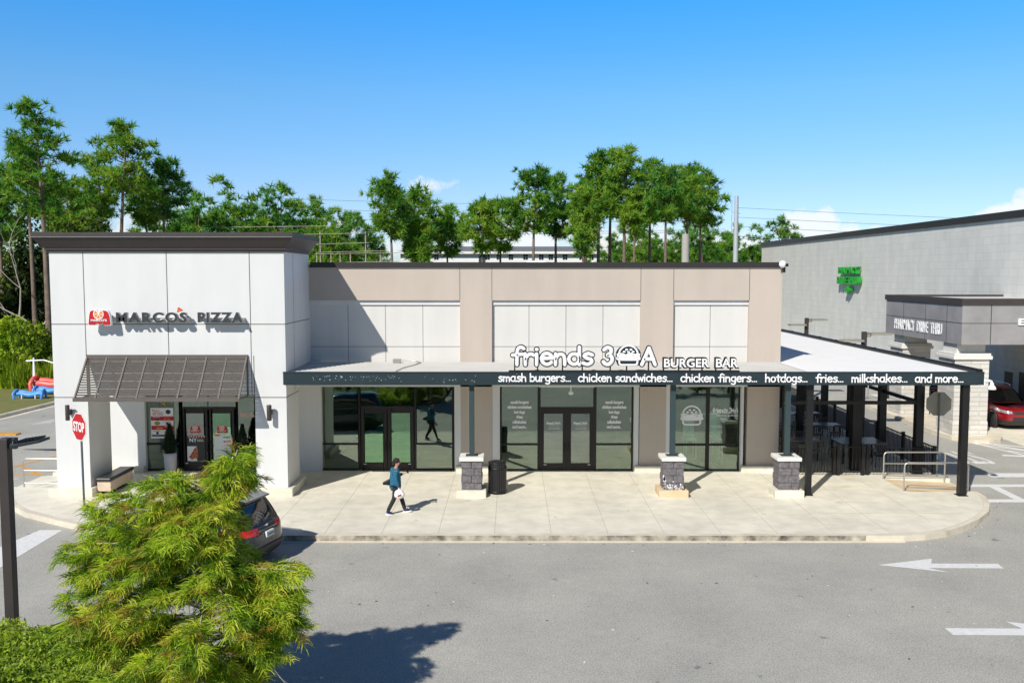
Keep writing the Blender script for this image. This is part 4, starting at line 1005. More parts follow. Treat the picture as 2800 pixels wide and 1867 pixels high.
# ------------------------------------------------------------------ signs and lamps
def octagon(r): return [(r*math.cos(R(22.5+45*i)), r*math.sin(R(22.5+45*i))) for i in range(8)]
def stop_sign(X, Y, zc, yaw, lab, lean=0, r=.435, top=None):
    p = empty('stop_sign', (X, Y, .15), lab, 'stop sign', 'stop signs')
    n = Vector((math.sin(yaw), -math.cos(yaw), 0)); rt = Vector((math.cos(yaw), math.sin(yaw), 0)); up = Vector((0, 0, 1)); c = Vector((X+lean, Y, zc))
    b = MB(); b.tube([(X, Y, .05), (X+lean*.95, Y+.0, zc+.36)], .032, 8); b.build('post', M['steelpost'], p)
    b = MB(); o = c+n*.045
    b.ext([o+rt*x+up*z for x, z in octagon(r)], n*.006, 2)
    b.ext([o+n*.006+rt*x*.985+up*z*.985 for x, z in octagon(r)], n*.003, 1, cap0=False)
    b.ext([o+n*.009+rt*x*.93+up*z*.93 for x, z in octagon(r)], n*.003, 0, cap0=False)
    block(b, 'STOP', o+n*.0125-rt*.315-up*.145, .63, .29, .003, 1, bold=.03, rt=rt, up=up, nm=n)
    b.build('sign_plate', [M['red'], M['signwhite'], M['signback']], p)
M['signback'] = mat('aluminium_back', (.30, .285, .235), .7, metal=0, var=.1); M['steelpost'] = mat('grey_green_post', (.12, .15, .155), .5, metal=.3, var=.15)
stop_sign(-12.4, 25.55, 2.62, -R(38), 'red stop sign on a leaning post before the left white pillar', lean=-.02)
stop_sign(14.42, 30.0, 2.63, R(172), 'stop sign seen from its grey back by the right ramp')
pole = empty('car_park_lamp', (-9.54, 16.66, 0), 'square bronze lamp post rising from the hedge at the left edge', 'lamp post')
b = MB(); b.box(-9.68, 16.52, 0, -9.40, 16.80, .30); b.build('base', M['brown'], pole, bevel=.02)
b = MB(); b.box(-9.66, 16.54, .30, -9.42, 16.78, .34); b.box(-9.63, 16.57, .34, -9.45, 16.75, 3.92); b.build('pole', M['brown'], pole, bevel=.008)
b = MB(); b.box(-9.46, 16.62, 3.72, -9.32, 16.72, 3.82)
b.add([(-9.34,16.45,3.76),(-8.86,16.62,3.84),(-8.86,17.0,3.84),(-9.34,17.0,3.76),(-9.34,16.45,3.82),(-8.86,16.62,3.89),(-8.86,17.0,3.89),(-9.34,17.0,3.82)], [(3,2,1,0),(4,5,6,7),(0,1,5,4),(1,2,6,5),(2,3,7,6),(3,0,4,7)])
for i in range(7):
    x = -9.3+i*.06; b.box(x, 16.5+i*.015, 3.84+i*.008, x+.012, 16.98, 3.875+i*.009)
b.box(-9.75,16.9,3.80,-9.5,17.05,3.87); b.add([(-10.2,16.6,3.86),(-9.62,16.6,3.80),(-9.62,16.9,3.80),(-10.2,16.9,3.86),(-10.2,16.6,3.92),(-9.62,16.6,3.86),(-9.62,16.9,3.86),(-10.2,16.9,3.92)], [(3,2,1,0),(4,5,6,7),(0,1,5,4),(1,2,6,5),(2,3,7,6),(3,0,4,7)])
b.build('lamp_head', M['signdark'], pole, bevel=.006)
# security flood lamp on the roof corner
p = empty('security_lamp', (9.2, 30.65, 7.3), 'white round security lamp on the right roof corner', 'lamp')
b = MB(); b.sphere((9.18, 30.5, 7.33), .125, n=16); b.build('lamp_body', M['signwhite'], p)
b = MB(); b.lathe([(.05, -.05), (.06, .05)], (9.30, 30.42, 7.30), 12); b.box(9.2, 30.5, 7.05, 9.28, 30.62, 7.3); b.build('bracket', M['black'], p)
# wall socket box, door sensor
b = MB(); b.box(xu(1349)-.0, YW-.05, .38, xu(1349)+.11, YW-.002, .56); tag(b.build('outlet_box', M['steel']), 'small grey outlet box low on the pier behind the litter bin', 'electrical box')
# ------------------------------------------------------------------ benches and planters at the pizza entrance
def bench(x0, lab):
    p = empty('bench', (x0+.4, 28.0, .15), lab, 'bench', 'benches by the pizza entrance')
    b = MB(); b.box(x0, 27.45, .56, x0+.48, 29.2, .68); b.build('seat', M['cushion'], p, bevel=.04)
    b = MB(); b.box(x0+.03, 27.5, .25, x0+.45, 29.15, .56); b.build('frame', M['tan'], p, bevel=.01)
    b = MB(); b.box(x0+.1, 27.6, .15, x0+.38, 29.0, .25); b.build('foot', M['black'], p)
M['cushion'] = mat('black_vinyl', (.03, .03, .034), .38, var=.1); M['tan'] = mat('tan_laminate', (.66, .52, .39), .6, var=.12, scale=4)
bench(-12.95, 'black topped bench with tan sides next to the left white pillar')
bench(-8.62, 'black topped bench with tan sides next to the right white pillar')
M['pot'] = mat('pale_grey_pot', (.46, .47, .52), .6, var=.08); M['soil'] = mat('soil', (.04, .03, .02), .95)
M['conifer'] = leafmat('dark_conifer', (.012, .03, .012), (.03, .055, .022), .15)
def planter(x, y, lab):
    p = empty('planter', (x, y, .15), lab, 'planter', 'planters by the pizza doors')
    b = MB(); b.lathe([(.16, .15), (.19, .3), (.215, .75), (.225, .9), (.20, .9), (.19, .84), (.01, .84)], (x, y, 0), 24); b.build('pot', M['pot'], p)
    rnd = np.random.default_rng(int(abs(x*100))); n = 2600
    t = rnd.random(n)**.8; zz = .86+1.0*t; rad = (.25*np.sin(np.pi*(t*.85+.15))**.7*(1-t*.55))*np.sqrt(rnd.random(n)); a = rnd.random(n)*6.283
    c = np.stack([x+rad*np.cos(a), y+rad*np.sin(a), zz], 1)
    d = rnd.normal(size=(n, 3)); d[:, 2] = abs(d[:, 2])+.6; d /= np.linalg.norm(d, axis=1)[:, None]
    s_ = np.cross(d, rnd.normal(size=(n, 3))); s_ /= np.linalg.norm(s_, axis=1)[:, None]
    V = np.concatenate([c-s_*.012, c+s_*.012, c+d*.09], 1).reshape(-1, 3)
    npmesh('conifer_shrub', V, np.arange(n*3).reshape(-1, 3), M['conifer'], parent=p)
planter(-11.72, 30.35, 'pale grey pot with a slim dark conifer left of the pizza doors')
planter(-9.20, 30.25, 'pale grey pot with a slim dark conifer right of the pizza doors')
# ------------------------------------------------------------------ patio: fence, gate, tables, chairs
def fence_run(name, a, b_, z0, z1, lab, cat, grp=None, step=.115, ps_=()):
    p = empty(name, (a[0], a[1], .15), lab, cat, grp); a = Vector(a); e = Vector(b_); L = (e-a).length; t = (e-a)/L; n = Vector((-t.y, t.x, 0))
    r = MB()
    for z in (z0+.06, z1-.02): r.obox((a+e)/2+Vector((0, 0, z)), t*L/2, n*.016, (0, 0, .018))
    r.build('rails', M['black'], p)
    q = MB(); k = int(L/step)
    for i in range(1, k): c = a+t*(L*i/k); q.obox(c+Vector((0, 0, (z0+z1)/2)), t*.011, n*.011, (0, 0, (z1-z0)/2-.03))
    q.build('pickets', M['black'], p)
    for s_ in ps_:
        c = a+t*s_; q = MB(); q.obox(c+Vector((0, 0, (.15+z1+.05)/2)), t*.05, n*.05, (0, 0, (z1+.05-.15)/2)); q.obox(c+Vector((0, 0, z1+.06)), t*.06, n*.06, (0, 0, .012)); q.build('fence_post', M['black'], p)
    return p
fence_run('metal_fence', (9.3, 30.25, 0), (11.05, 30.25, 0), .2, 1.08, 'black metal picket fence left of the patio gate', 'fence', None, ps_=(.05, 1.72))
fence_run('metal_fence', (12.1, 30.25, 0), (14.45, 30.25, 0), .2, 1.08, 'black metal picket fence right of the patio gate', 'fence', None, ps_=(.05, 2.33))
fence_run('metal_fence', (14.45, 30.4, 0), (14.6, 46.9, 0), .2, 1.12, 'long black metal picket fence along the drive-thru side of the patio', 'fence', None, ps_=(2.4, 4.8, 7.2, 9.6, 12, 14.4))
fence_run('patio_gate', (11.1, 30.2, 0), (12.0, 30.2, 0), .2, 1.14, 'black picket gate of the patio with bright worn top rail', 'gate', None, ps_=(.03, .87))
M['tabletop'] = mat('dark_table_top', (.10, .105, .125), .32, var=.15, scale=5)
def patio_table(x, y, w, d, lab):
    p = empty('patio_table', (x, y, .15), lab, 'table', 'dark tables on the patio')
    b = MB(); b.box(x-w/2, y-d/2, .86, x+w/2, y+d/2, .90); b.build('tabletop', M['tabletop'], p, bevel=.008)
    for sx in (-1, 1):
        for sy in (-1, 1):
            b = MB(); b.box(x+sx*(w/2-.1)-.025, y+sy*(d/2-.1)-.025, .15, x+sx*(w/2-.1)+.025, y+sy*(d/2-.1)+.025, .86); b.build('leg', M['black'], p)
def patio_chair_proto():
    p = empty('patio_chair', (0, 0, .15), 'x', 'chair', 'dark metal chairs around the patio tables')
    def bb(name, fn):
        q = MB(); fn(q); o = q.build(name, M['chairmetal'], p); o.location = (0, 0, -.15)
    bb('seat', lambda q: q.box(-.2, -.2, .60, .2, .2, .625))
    def back(q):
        for k in range(5): q.box(-.16+k*.075, .19, .64, -.13+k*.075, .205, 1.0)
        q.box(-.2, .185, .98, .2, .21, 1.03)
    bb('backrest', back)
    for sx in (-1, 1):
        for sy in (-1, 1): bb('leg', lambda q: q.tube([(sx*.18, sy*.18, .6), (sx*.21, sy*.22, .15)], .013, 6))
    return p
M['chairmetal'] = mat('gunmetal', (.10, .10, .105), .35, metal=.5, var=.1)
tabs = [(10.6, 32.9, 'patio table nearest the gate on the left, under the roof'), (12.3, 32.6, 'dark patio table behind the gate and thick post'), (13.15, 32.6, 'dark patio table nearest the right fence, front row'),
        (10.6, 36.3, 'dark patio table in the middle row next to the building'), (12.6, 36.2, 'dark patio table in the middle row by the right fence'),
        (10.8, 39.3, 'dark patio table in the back row next to the building'), (12.8, 39.2, 'dark patio table in the back row by the right fence')]
cp = patio_chair_proto(); first = True
for (x, y, lab) in tabs:
    w_ = .84 if y < 34 and x > 12 else 1.5
    patio_table(x, y, w_, 1.35 if w_ < 1 else .85, lab)
    rows = [(-.4, -.75, math.pi), (.4, -.75, math.pi), (-.4, .75, 0), (.4, .75, 0)] if w_ > 1 else [(0, -.95, math.pi), (0, .95, 0)]
    for k, (dx, dy, rz) in enumerate(rows):
        c = cp if first else copy_tree(cp); first = False
        c.location = (x+dx, y+dy, .15); c.rotation_euler = (0, 0, rz+.1*((k*7) % 3-1))
        c['label'] = 'dark metal chair at the '+lab.replace('dark ', '')+(', near side' if dy < 0 else ', far side') if False else 'dark slat-back metal chair at one of the patio tables under the roof'
# ------------------------------------------------------------------ big store with the pharmacy drive-thru on the right
WX = 24.5
st = empty('superstore', (WX+10, 60, 0), 'tall grey painted block-wall store with dark roof edge on the right', 'store building')
b = MB(); b.box(WX, -20, 0, 90, 88.3, 9.75); b.build('wall', M['cmu'], st)
b = MB(); b.box(WX-.12, -20.1, 9.72, WX+.3, 88.42, 10.08); b.box(WX+.3, 88.0, 9.72, 90, 88.42, 10.08); b.build('roof_edge', M['cap'], st)
b = MB(); b.box(WX-.03, 41.5, 1.0, WX+.01, 43.0, 2.3); b.box(WX-.02, 43.6, 1.2, WX+.01, 44.3, 2.2); b.build('window', M['frame'], st)
gs = empty('pharmacy_sign', (WX, 64.6, 6.9), 'green channel letters with an arrow on the grey block wall, seen edge-on', 'sign')
for txt, y0, y1, z0, z1 in (('PHARMACY', 66.4, 62.75, 7.02, 7.52), ('DRIVE THRU', 66.6, 62.65, 6.28, 6.82)):
    b = MB(); block(b, txt, (WX-.12, y0, z0), y0-y1, z1-z0, .30, 0, 1, bold=.02, rt=(0, -1, 0), nm=(-1, 0, 0)); b.build('lettering', [M['green'], M['greenside']] if 'greenside' in M else [M['green'], M['green']], gs)
b = MB(); yc, zc = 64.6, 5.85
b.ext([(WX-.42, yc+y, zc+z) for y, z in ((-.5, 0), (0, -.28), (0, -.12), (.5, -.12), (.5, .12), (0, .12), (0, .28))], (.3, 0, 0)); b.build('arrow', M['green'], gs)
ph = empty('pharmacy_canopy', (21, 41, 0), 'grey drive-thru canopy on white stone piers lettered PHARMACY DRIVE THRU', 'canopy')
PX0, PY0, PY1, PZ0, PZ1 = 18.76, 37.3, 44.9, 4.06, 5.98
b = MB(); b.box(PX0, PY0, PZ0, 33, PY1, PZ1-.25)
for (q0, q1) in ((PZ0+.88, PZ0+.905),):
    b.box(PX0-.004, PY0-.004, q0, 33, PY0+.05, q1, 1); b.box(PX0-.004, PY0+.06, q0, PX0+.05, PY1, q1, 1)
for y in (38.6, 40.6, 42.9): b.box(PX0-.004, y, PZ0, PX0+.05, y+.03, PZ1-.25, 1)
for x in (19.95, 22.6, 25.2): b.box(x, PY0-.005, PZ0, x+.03, PY0+.05, PZ1-.25, 1)
b.build('fascia', [M['greycanopy'], M['signdark']], ph)
b = MB(); b.box(PX0-.06, PY0-.06, PZ1-.25, 33, PY0+.2, PZ1); b.box(PX0-.06, PY0+.2, PZ1-.25, PX0+.2, PY1+.06, PZ1); b.box(PX0+.2, PY1-.2, PZ1-.25, 33, PY1+.06, PZ1); b.build('roof_edge', M['capgrey'] if 'capgrey' in M else M['brown'], ph)
b = MB(); b.box(PX0+.2, PY0+.2, PZ1-.3, 33, PY1-.2, PZ1-.1); b.build('roof', M['roofdeck'], ph)
t = MB(); block(t, 'PHARMACY  DRIVE  THRU', (PX0-.004, 43.85, 4.35), 4.85, .50, .03, 0, bold=.012, rt=(0, -1, 0), nm=(-1, 0, 0)); t.build('lettering', M['signwhite'], ph)
t = MB(); x0 = fp(2783, 890, PY0)[0]; block(t, 'EXIT', (x0, PY0-.004, 4.88), 1.25, .27, .06, 0, bold=.03); t.build('exit_lettering', M['signwhite'], ph)
def stone_pillar(x0, y0, x1, y1):
    b = MB(); b.box(x0, y0, .15, x1, y1, 3.45); b.box(x0-.02, y0-.02, .15, x1+.02, y1+.02, .75)
    o = b.build('pillar', M['whitestone'], ph)
    c = MB(); c.box(x0-.1, y0-.1, 3.40, x1+.1, y1+.1, 3.55); c.box(x0-.05, y0-.05, 3.55, x1+.05, y1+.05, 3.66); c.box(x0+.12, y0+.12, 3.66, x1-.12, y1-.12, 4.06); c.build('pillar_cap', M['capstone'], o, bevel=.02)
stone_pillar(18.75, 37.75, 20.2, 39.2); stone_pillar(18.95, 43.3, 20.3, 44.7)
isl = [(18.5,48.5),(18.6,46),(18.55,42),(18.45,39),(18.6,37.5),(19.1,36.75),(19.7,36.6),(20.35,36.9),(20.75,37.5),(20.85,38.4),(20.8,48.5)]
b = MB(); b.ext([(x, y, 0) for x, y in isl], (0, 0, .16)); structure(b.build('traffic_island', M['kerb'], bevel=.03))
b = MB(); b.ext([(20.9, 34.5, .004), (WX, 33.2, .004), (WX, 52, .004), (20.9, 52, .004)], (0, 0, .006)); structure(b.build('drive_thru_pad', M['concrete']))
b = MB(); b.ext([(15.6, 46.5, .004), (18.5, 44, .004), (18.5, 75, .004), (15.6, 75, .004)], (0, 0, .004)); structure(b.build('lane', M['asphalt']))
# lamp heads standing between patio and store
def drive_lamp(x, y, z1, s, lab):
    p = empty('drive_lamp', (x, y, 0), lab, 'lamp post', 'short lamp posts beside the drive-thru')
    b = MB(); b.box(x-.09, y-.09, 0, x+.09, y+.09, z1); b.build('pole', M['brown'], p)
    b = MB(); b.box(x+.1, y-.1, z1-.24, x+.25, y+.1, z1-.12); b.box(x+.2, y-.35, z1-.14, x+1.05*s, y+.35, z1-.05); b.box(x-.95*s, y-.3, z1-.42, x-.1, y+.3, z1-.34); b.build('lamp_head', M['signback'], p)
drive_lamp(15.05, 38.2, 4.55, 1.0, 'bronze lamp post with flat heads rising just beyond the patio roof edge')
drive_lamp(16.2, 49.2, 4.6, 1.0, 'farther lamp post with pale heads beyond the patio roof')
# ------------------------------------------------------------------ utility poles and wires
M['galv'] = mat('pale_galvanised', (.52, .55, .58), .5, metal=.2, var=.08); M['concpole'] = mat('concrete_pole', (.42, .40, .36), .8, var=.1)
M['wire'] = mat('wire', (.30, .36, .42), .6, var=0)
up = empty('utility_pole', (22.3, 118, 0), 'tall pale steel utility pole with wires right of the pine group', 'utility pole')
ux = fp(2013, 600, 118)[0]
b = MB(); b.tube([(ux, 118, 0), (ux, 118, fp(2013, 536, 118)[1])], [.42, .26], 12); b.build('pole', M['galv'], up)
b = MB()
for v in (584, 612, 638): z = fp(2013, v, 118)[1]; b.tube([(ux-.6, 118, z+.2), (ux+.5, 118, z)], .06, 6); b.tube([(ux-.6, 118, z+.2), (ux-.6, 118, z+1.3)], .05, 6)
b.build('crossarm', M['galv'], up)
b = MB()
for v, dv in ((568, 30), (594, 30), (619, 32), (646, 26), (652, 26)):
    z = fp(2013, v, 118)[1]
    P = [(ux-60+12*i, 118+1.2*i, z+1.2-.0*i-.5*math.sin(math.pi*i/5)) for i in range(6)]
    b.tube(P, .028, 4); b.tube([(ux+14*i, 118+.5*i, z-.45*i-.35*math.sin(math.pi*i/5)) for i in range(6)], .028, 4)
b.build('wire', M['wire'], up)
cp_ = fp(1874, 690, 79)[0]
b = MB(); b.tube([(cp_, 79, 0), (cp_, 79, fp(1874, 640, 79)[1])], [.36, .32], 14); tag(b.build('concrete_pole', M['concpole']), 'thick pale concrete pole among the rightmost pines', 'utility pole')
# rail fence and lines behind the tower
rf = empty('rail_structure', (-20, 62, 0), 'pale rails and wires standing behind the tower, in front of the tree line', 'fence')
b = MB()
for v, u0, u1 in ((620, 580, 905), (640, 780, 1000), (666, 860, 1010), (688, 870, 1060), (693, 860, 1100), (717, 850, 1090)):
    p0 = fp(u0, v+2, 70); p1 = fp(u1, v-2, 70); b.tube([(p0[0], 70, p0[1]), (p1[0], 70, p1[1])], .022, 5)
b.build('rail', M['deadwood'], rf)
b = MB()
for u in (866, 876, 905, 930, 958, 1000, 1040): x, z = fp(u, 690, 70.1); b.tube([(x, 70.1, 0), (x, 70.1, z+(1.6 if u in (876, 1000) else 0))], .05, 5)
b.build('fence_post', M['deadwood'], rf)
# ------------------------------------------------------------------ apartment house far behind the pines
ap = empty('apartment_house', (-7, 140, 0), 'long white apartment house with grey roof far behind the pines', 'apartment building')
AY = 135
ax0, ax1 = fp(1095, 700, AY)[0], fp(1660, 700, AY)[0]; zr0 = fp(1400, 688, AY)[1]; zr1 = fp(1400, 674, AY+6)[1]
M['housewhite'] = mat('white_render', (.80, .80, .80), .8, var=.03); M['shingle'] = mat('grey_shingle', (.17, .18, .18), .9, var=.15)
b = MB(); b.box(ax0, AY, 0, ax1, AY+12, zr0); b.build('wall', M['housewhite'], ap)
b = MB(); b.add([(ax0-.5, AY-.6, zr0), (ax1+.5, AY-.6, zr0), (ax1-4, AY+6, zr1), (ax0+4, AY+6, zr1), (ax0-.5, AY+12.6, zr0), (ax1+.5, AY+12.6, zr0)], [(0,1,2,3),(3,2,5,4),(1,5,2),(0,3,4),(0,4,5,1)]); b.box(ax0-.5,AY-.65,zr0-.35,ax1+.5,AY-.58,zr0,1)
b.build('roof', [M['shingle'], M['housewhite']], ap)
b = MB(); xq = fp(1645, 680, AY)[0]; b.box(xq, AY+4, zr0, xq+1.5, AY+6, zr1+1.1); b.build('chimney', M['housewhite'], ap)
for u in (1193, 1333, 1364, 1397, 1437, 1480, 1506, 1545, 1590, 1617):
    b = MB(); z1 = fp(u, 696, AY)[1]; x = fp(u, 700, AY)[0]
    for i in (-1, 1):
        for j in (0, 1): b.box(x+i*.18-.15+i*.0, AY-.04, z1-.35-j*.42, x+i*.18+.15, AY+.02, z1-j*.42)
    b.build('window', M['frame'], ap)
b = MB(); x = fp(1318, 700, AY)[0]; b.box(x-.5, AY-.05, 6, x+.5, AY+.02, zr0-.3); b.build('door', M['tealpost'], ap)
# vents on the restaurant roof
for u, lab in ((1462, 'low pale roof vent showing above the middle of the roof edge'), (1478, 'second low pale roof vent just right of the first above the roof edge')):
    x, z = fp(u, 716, 38); b = MB(); b.lathe([(.3, 6.85), (.3, 7.4), (.42, 7.42), (.36, 7.52), (.05, 7.56)], (x, 38, 0), 14); tag(b.build('roof_vent', M['signwhite']), lab, 'roof vent')
# ------------------------------------------------------------------ foliage
def unit(a): return a/np.maximum(np.linalg.norm(a, axis=-1, keepdims=True), 1e-6)
M['bark'] = mat('pine_bark', (.20, .15, .115), .9, var=.35, scale=3, bump=.5, bscale=8)

M['needle'] = leafmat('pine_needles', (.09, .27, .03), (.26, .52, .055), .45, scale=.35)
M['needle2'] = leafmat('pine_needles_yellow', (.18, .34, .03), (.38, .54, .06), .45, scale=.35)
M['needle3'] = leafmat('pine_needles_deep', (.04, .17, .035), (.15, .37, .055), .45, scale=.35)
M['broad'] = leafmat('broad_leaves', (.07, .13, .015), (.17, .25, .03), .35, scale=.5)
M['bush'] = leafmat('bright_bush_leaves', (.26, .42, .02), (.55, .66, .05), .5, scale=.5)
M['darkbush'] = leafmat('dark_bush_leaves', (.015, .035, .008), (.05, .075, .018), .25, scale=.5)
M['hedge'] = leafmat('hedge_leaves', (.30, .44, .03), (.60, .72, .12), .5, scale=3, rough=.4)
M['cyp1'] = leafmat('cypress_green', (.28, .46, .025), (.56, .72, .05), .45, scale=2)
M['cyp2'] = leafmat('cypress_yellow', (.52, .60, .05), (.74, .74, .09), .45, scale=2)
M['cyp3'] = leafmat('cypress_bronze', (.36, .25, .04), (.48, .36, .06), .4, scale=2)
M['cyp4'] = leafmat('cypress_deep', (.08, .18, .015), (.18, .30, .025), .4, scale=2)
def blades(C, D, L, W, rng):
    """triangular blades at C along D (n,3)"""
    s_ = unit(np.cross(D, rng.normal(size=D.shape)))*W[:, None]
    return np.concatenate([C-s_, C+s_, C+D*L[:, None]], 1).reshape(-1, 3)
def pine(name, x, y, top, width, cb, seed, lab, grp, lean=0.0, mi=0, dens=1.0, cat='pine tree', shape=None, tuft=.55, trunk=None):
    rng = np.random.default_rng(seed); rt = empty(name, (x, y, 0), lab, cat, grp)
    T = MB(); nb = 7; k1, k2 = rng.normal()*.25, rng.normal()*.25
    def axis(t): return np.array([x+lean*(1-t)*1.0*-1+k1*math.sin(t*3.0), y+k2*math.sin(t*2.6), top*t])
    tr = trunk or .011*top+.05
    T.tube([tuple(axis(i/nb)) for i in range(nb+1)], [tr*(1-.78*i/nb) for i in range(nb+1)], 8)
    tufts = []; dirs = []
    nl = int(40*dens); hw = width/2
    for i in range(nl):
        f = (i+rng.random())/nl; t = cb+(1-cb)*f*.985
        prof = shape(f) if shape else (math.sin(math.pi*min(1, .18+.80*f))**.8)
        if f < .18: prof *= rng.choice([.25, .6, 1.0])
        a = i*2.399+rng.random()*.8
        if f > .15 and f < .9 and rng.random() < .2: continue
        ln = hw*prof*rng.uniform(.5, 1.12)+.25
        el = rng.uniform(.05, .45)+.75*f**3
        b0 = axis(t); d = np.array([math.cos(a), math.sin(a), 0])
        pts = [b0+d*ln*q+np.array([0, 0, ln*math.tan(el)*q*(1-.25*q)+.12*ln*q*q]) for q in (0, .4, .75, 1)]
        T.tube([tuple(p) for p in pts], [max(.018, tr*.3*(1-f*.6)), max(.016, tr*.2*(1-f*.6)), .018, .012], 5, cap=False)
        for jc in range(max(1, int(1.3+ln*.85*dens))):
            q = rng.uniform(.35, 1.02)**.8; p0 = b0+d*ln*q+np.array([0, 0, ln*math.tan(el)*q*(1-.25*q)+.12*ln*q*q])
            p0 = p0+rng.normal(size=3)*np.array([.22, .22, .12])*(.3+ln*.4)
            for jt in range(rng.integers(4, 8)):
                off = rng.normal(size=3)*np.array([.58, .58, .30])*tuft*.72; p = p0+off
                tufts.append(p); dirs.append(unit(d*.35+np.array([0, 0, .8])+unit(off)*.7))
    T.build('trunk', M['bark'], rt)
    tufts = np.array(tufts); dirs = np.array(dirs); nB = 18
    C = np.repeat(tufts, nB, 0); D0 = np.repeat(dirs, nB, 0); D = unit(D0*.62+unit(rng.normal(size=C.shape))*1.0)
    sz = np.repeat(tuft*rng.uniform(.7, 1.25, len(tufts)), nB)
    V = blades(C-D*.05, D, sz*rng.uniform(.7, 1.1, len(C)), np.full(len(C), .085*tuft), rng)
    mats = [M['needle'], M['needle2'], M['needle3']]
    pick = rng.choice(3, size=len(tufts), p=[(.55, .33, .12), (.35, .57, .08), (.45, .15, .40)][mi])
    npmesh('crown', V, np.arange(len(V)).reshape(-1, 3), mats, np.repeat(pick, nB), rt)
    return rt
S_ = 2800/2352
def ptop(x, y, Y): return fp(x*S_, y*S_, Y)
def photo_pine(x, y, w, yb, Y, seed, lab, grp, xb=None, **k):
    X, Z = ptop(x, y, Y); Z -= .7; zb = ptop(x, yb, Y)[1]; W = w*S_/2450*Y
    lean = 0 if xb is None else X-ptop(xb, y, Y)[0]
    return pine('pine_tree', X, Y, Z, W, max(.1, zb/Z), seed, lab, grp, lean=lean, **k)
gl_ = 'tall pines at the left edge'
photo_pine(75, 226, 150, 500, 57, 11, 'tallest pine at the far left, with bare lower trunk and rounded top', gl_, xb=92, mi=0, dens=1.1)
photo_pine(52, 322, 90, 500, 58.5, 12, 'second pine just left of the tallest one, its crown lower', gl_, xb=64, mi=1)
photo_pine(-8, 372, 90, 560, 60, 13, 'pine cut off by the left edge of the picture', gl_, mi=2)
photo_pine(224, 345, 88, 510, 66, 14, 'slim pine left of the tall bare-trunked one above the tower roof', 'three pines above the white tower', xb=230, mi=0)
photo_pine(295, 276, 120, 450, 64, 15, 'middle and tallest of the three pines above the white tower', 'three pines above the white tower', xb=272, mi=1, dens=1.05)
photo_pine(372, 360, 112, 500, 67, 16, 'right and roundest of the three pines above the white tower', 'three pines above the white tower', xb=378, mi=2)
photo_pine(318, 400, 80, 520, 70, 161, 'lower pine filling the gap between the three pines above the tower', 'three pines above the white tower', mi=1)
photo_pine(150, 428, 130, 560, 69, 17, 'broad low pine between the left edge pines and the tower pines', gl_, mi=1, dens=1.3, shape=lambda f: math.sin(math.pi*min(1, .25+.7*f))**.5)
photo_pine(190, 455, 100, 560, 72, 171, 'broad low pine right behind the other broad one over the tower roof', gl_, mi=0, dens=1.2, shape=lambda f: math.sin(math.pi*min(1, .25+.7*f))**.5)
gm = 'pines behind the restaurant roof'
mid = [(888,410,88,545,0,'leftmost tall pine of the middle, left of the small cloud'),(962,425,86,600,1,'second tall pine of the middle, under the small cloud'),(1022,478,78,590,0,'shorter pine right of the pair under the small cloud'),(962,505,55,610,1,'small pine standing low between the two pines under the cloud'),
       (1108,458,90,580,1,'left of the two sparse pines before the white apartment house'),(1155,458,86,580,1,'right of the two sparse pines before the white apartment house'),
       (1232,388,108,540,0,'big full pine left of the tallest clump'),(1272,405,84,545,2,'pine tucked against the right of the big full one'),(1332,424,70,590,1,'yellowish lower pine at the left foot of the tallest clump'),
       (1376,345,100,500,0,'pine at the left shoulder of the tallest clump'),(1408,341,84,500,0,'tallest pine of the clump, topmost in the middle of the view'),(1443,347,92,505,1,'pine right of the topmost one in the clump'),
       (1492,368,84,515,0,'pine in the middle of the right half of the clump'),(1530,384,76,510,2,'pine with bare trunk low down right of the clump centre'),(1573,384,90,510,0,'second pine from the right end of the clump, beside the concrete pole'),
       (1612,404,118,525,2,'rightmost pine of the clump, its low limb reaching right'),(1462,430,60,540,1,'thin lower pine hidden in the right half of the clump'),(1350,400,66,560,2,'dark pine between the yellowish one and the left shoulder of the clump')]
for i, (x, y, w_, yb, mi, lab) in enumerate(mid):
    photo_pine(x, y, w_*1.05, yb, 84+(i*5) % 13, 30+i, lab, gm, mi=mi, dens=1.0, tuft=.72)
# low limb of the rightmost pine belongs to its crown shape; far tree line: one kind, many trees
def round_tree(seed, h, w, mi):
    return pine('far_tree', 0, 0, h, w, .22, seed, 'x', 'tree line on the horizon', mi=mi, dens=.85, cat='tree', shape=lambda f: math.sin(math.pi*min(1, .30+.66*f))**.45, tuft=.85)
protos = [round_tree(71, 13.5, 8.5, 0), round_tree(72, 12.0, 7.5, 1), round_tree(73, 14.5, 9, 2)]
rng = np.random.default_rng(9); used = set()
FL = 'rounded green tree in the tree line behind the shops'
def far(x, y, s, k):
    o = protos[k] if k not in used else copy_tree(protos[k]); used.add(k)
    o.location = (x, y, 0); o.scale = (s, s, s); o.rotation_euler = (0, 0, rng.random()*6.28); o['label'] = FL
for i in range(9):
    far(-44.5+i*2.9+rng.uniform(-.8, .8), 112+rng.uniform(-4, 10), rng.uniform(.93, 1.12)*(1.05 if i < 6 else .97), i % 3)
for i in range(5): far(-44+i*3.6, 127+rng.uniform(-3, 6), rng.uniform(1.0, 1.14), (i+1) % 3)
for i in range(4): far(-27+i*2.4+rng.uniform(-.6, .6), 108+rng.uniform(0, 8), rng.uniform(.78, .9), (i+1) % 3)
for i in range(11): far(14.2+i*2.3+rng.uniform(-.8, .8), 128+rng.uniform(-6, 8), rng.uniform(.74, .88), i % 3)
for i in range(10): far(15.5+i*2.5+rng.uniform(-.8, .8), 143+rng.uniform(-4, 8), rng.uniform(.78, .90), (i+1) % 3)
for i in range(8): far(-33+i*1.9+rng.uniform(-.6, .6), 121+rng.uniform(-3, 7), rng.uniform(.86, .99)-.012*i, (i+2) % 3)
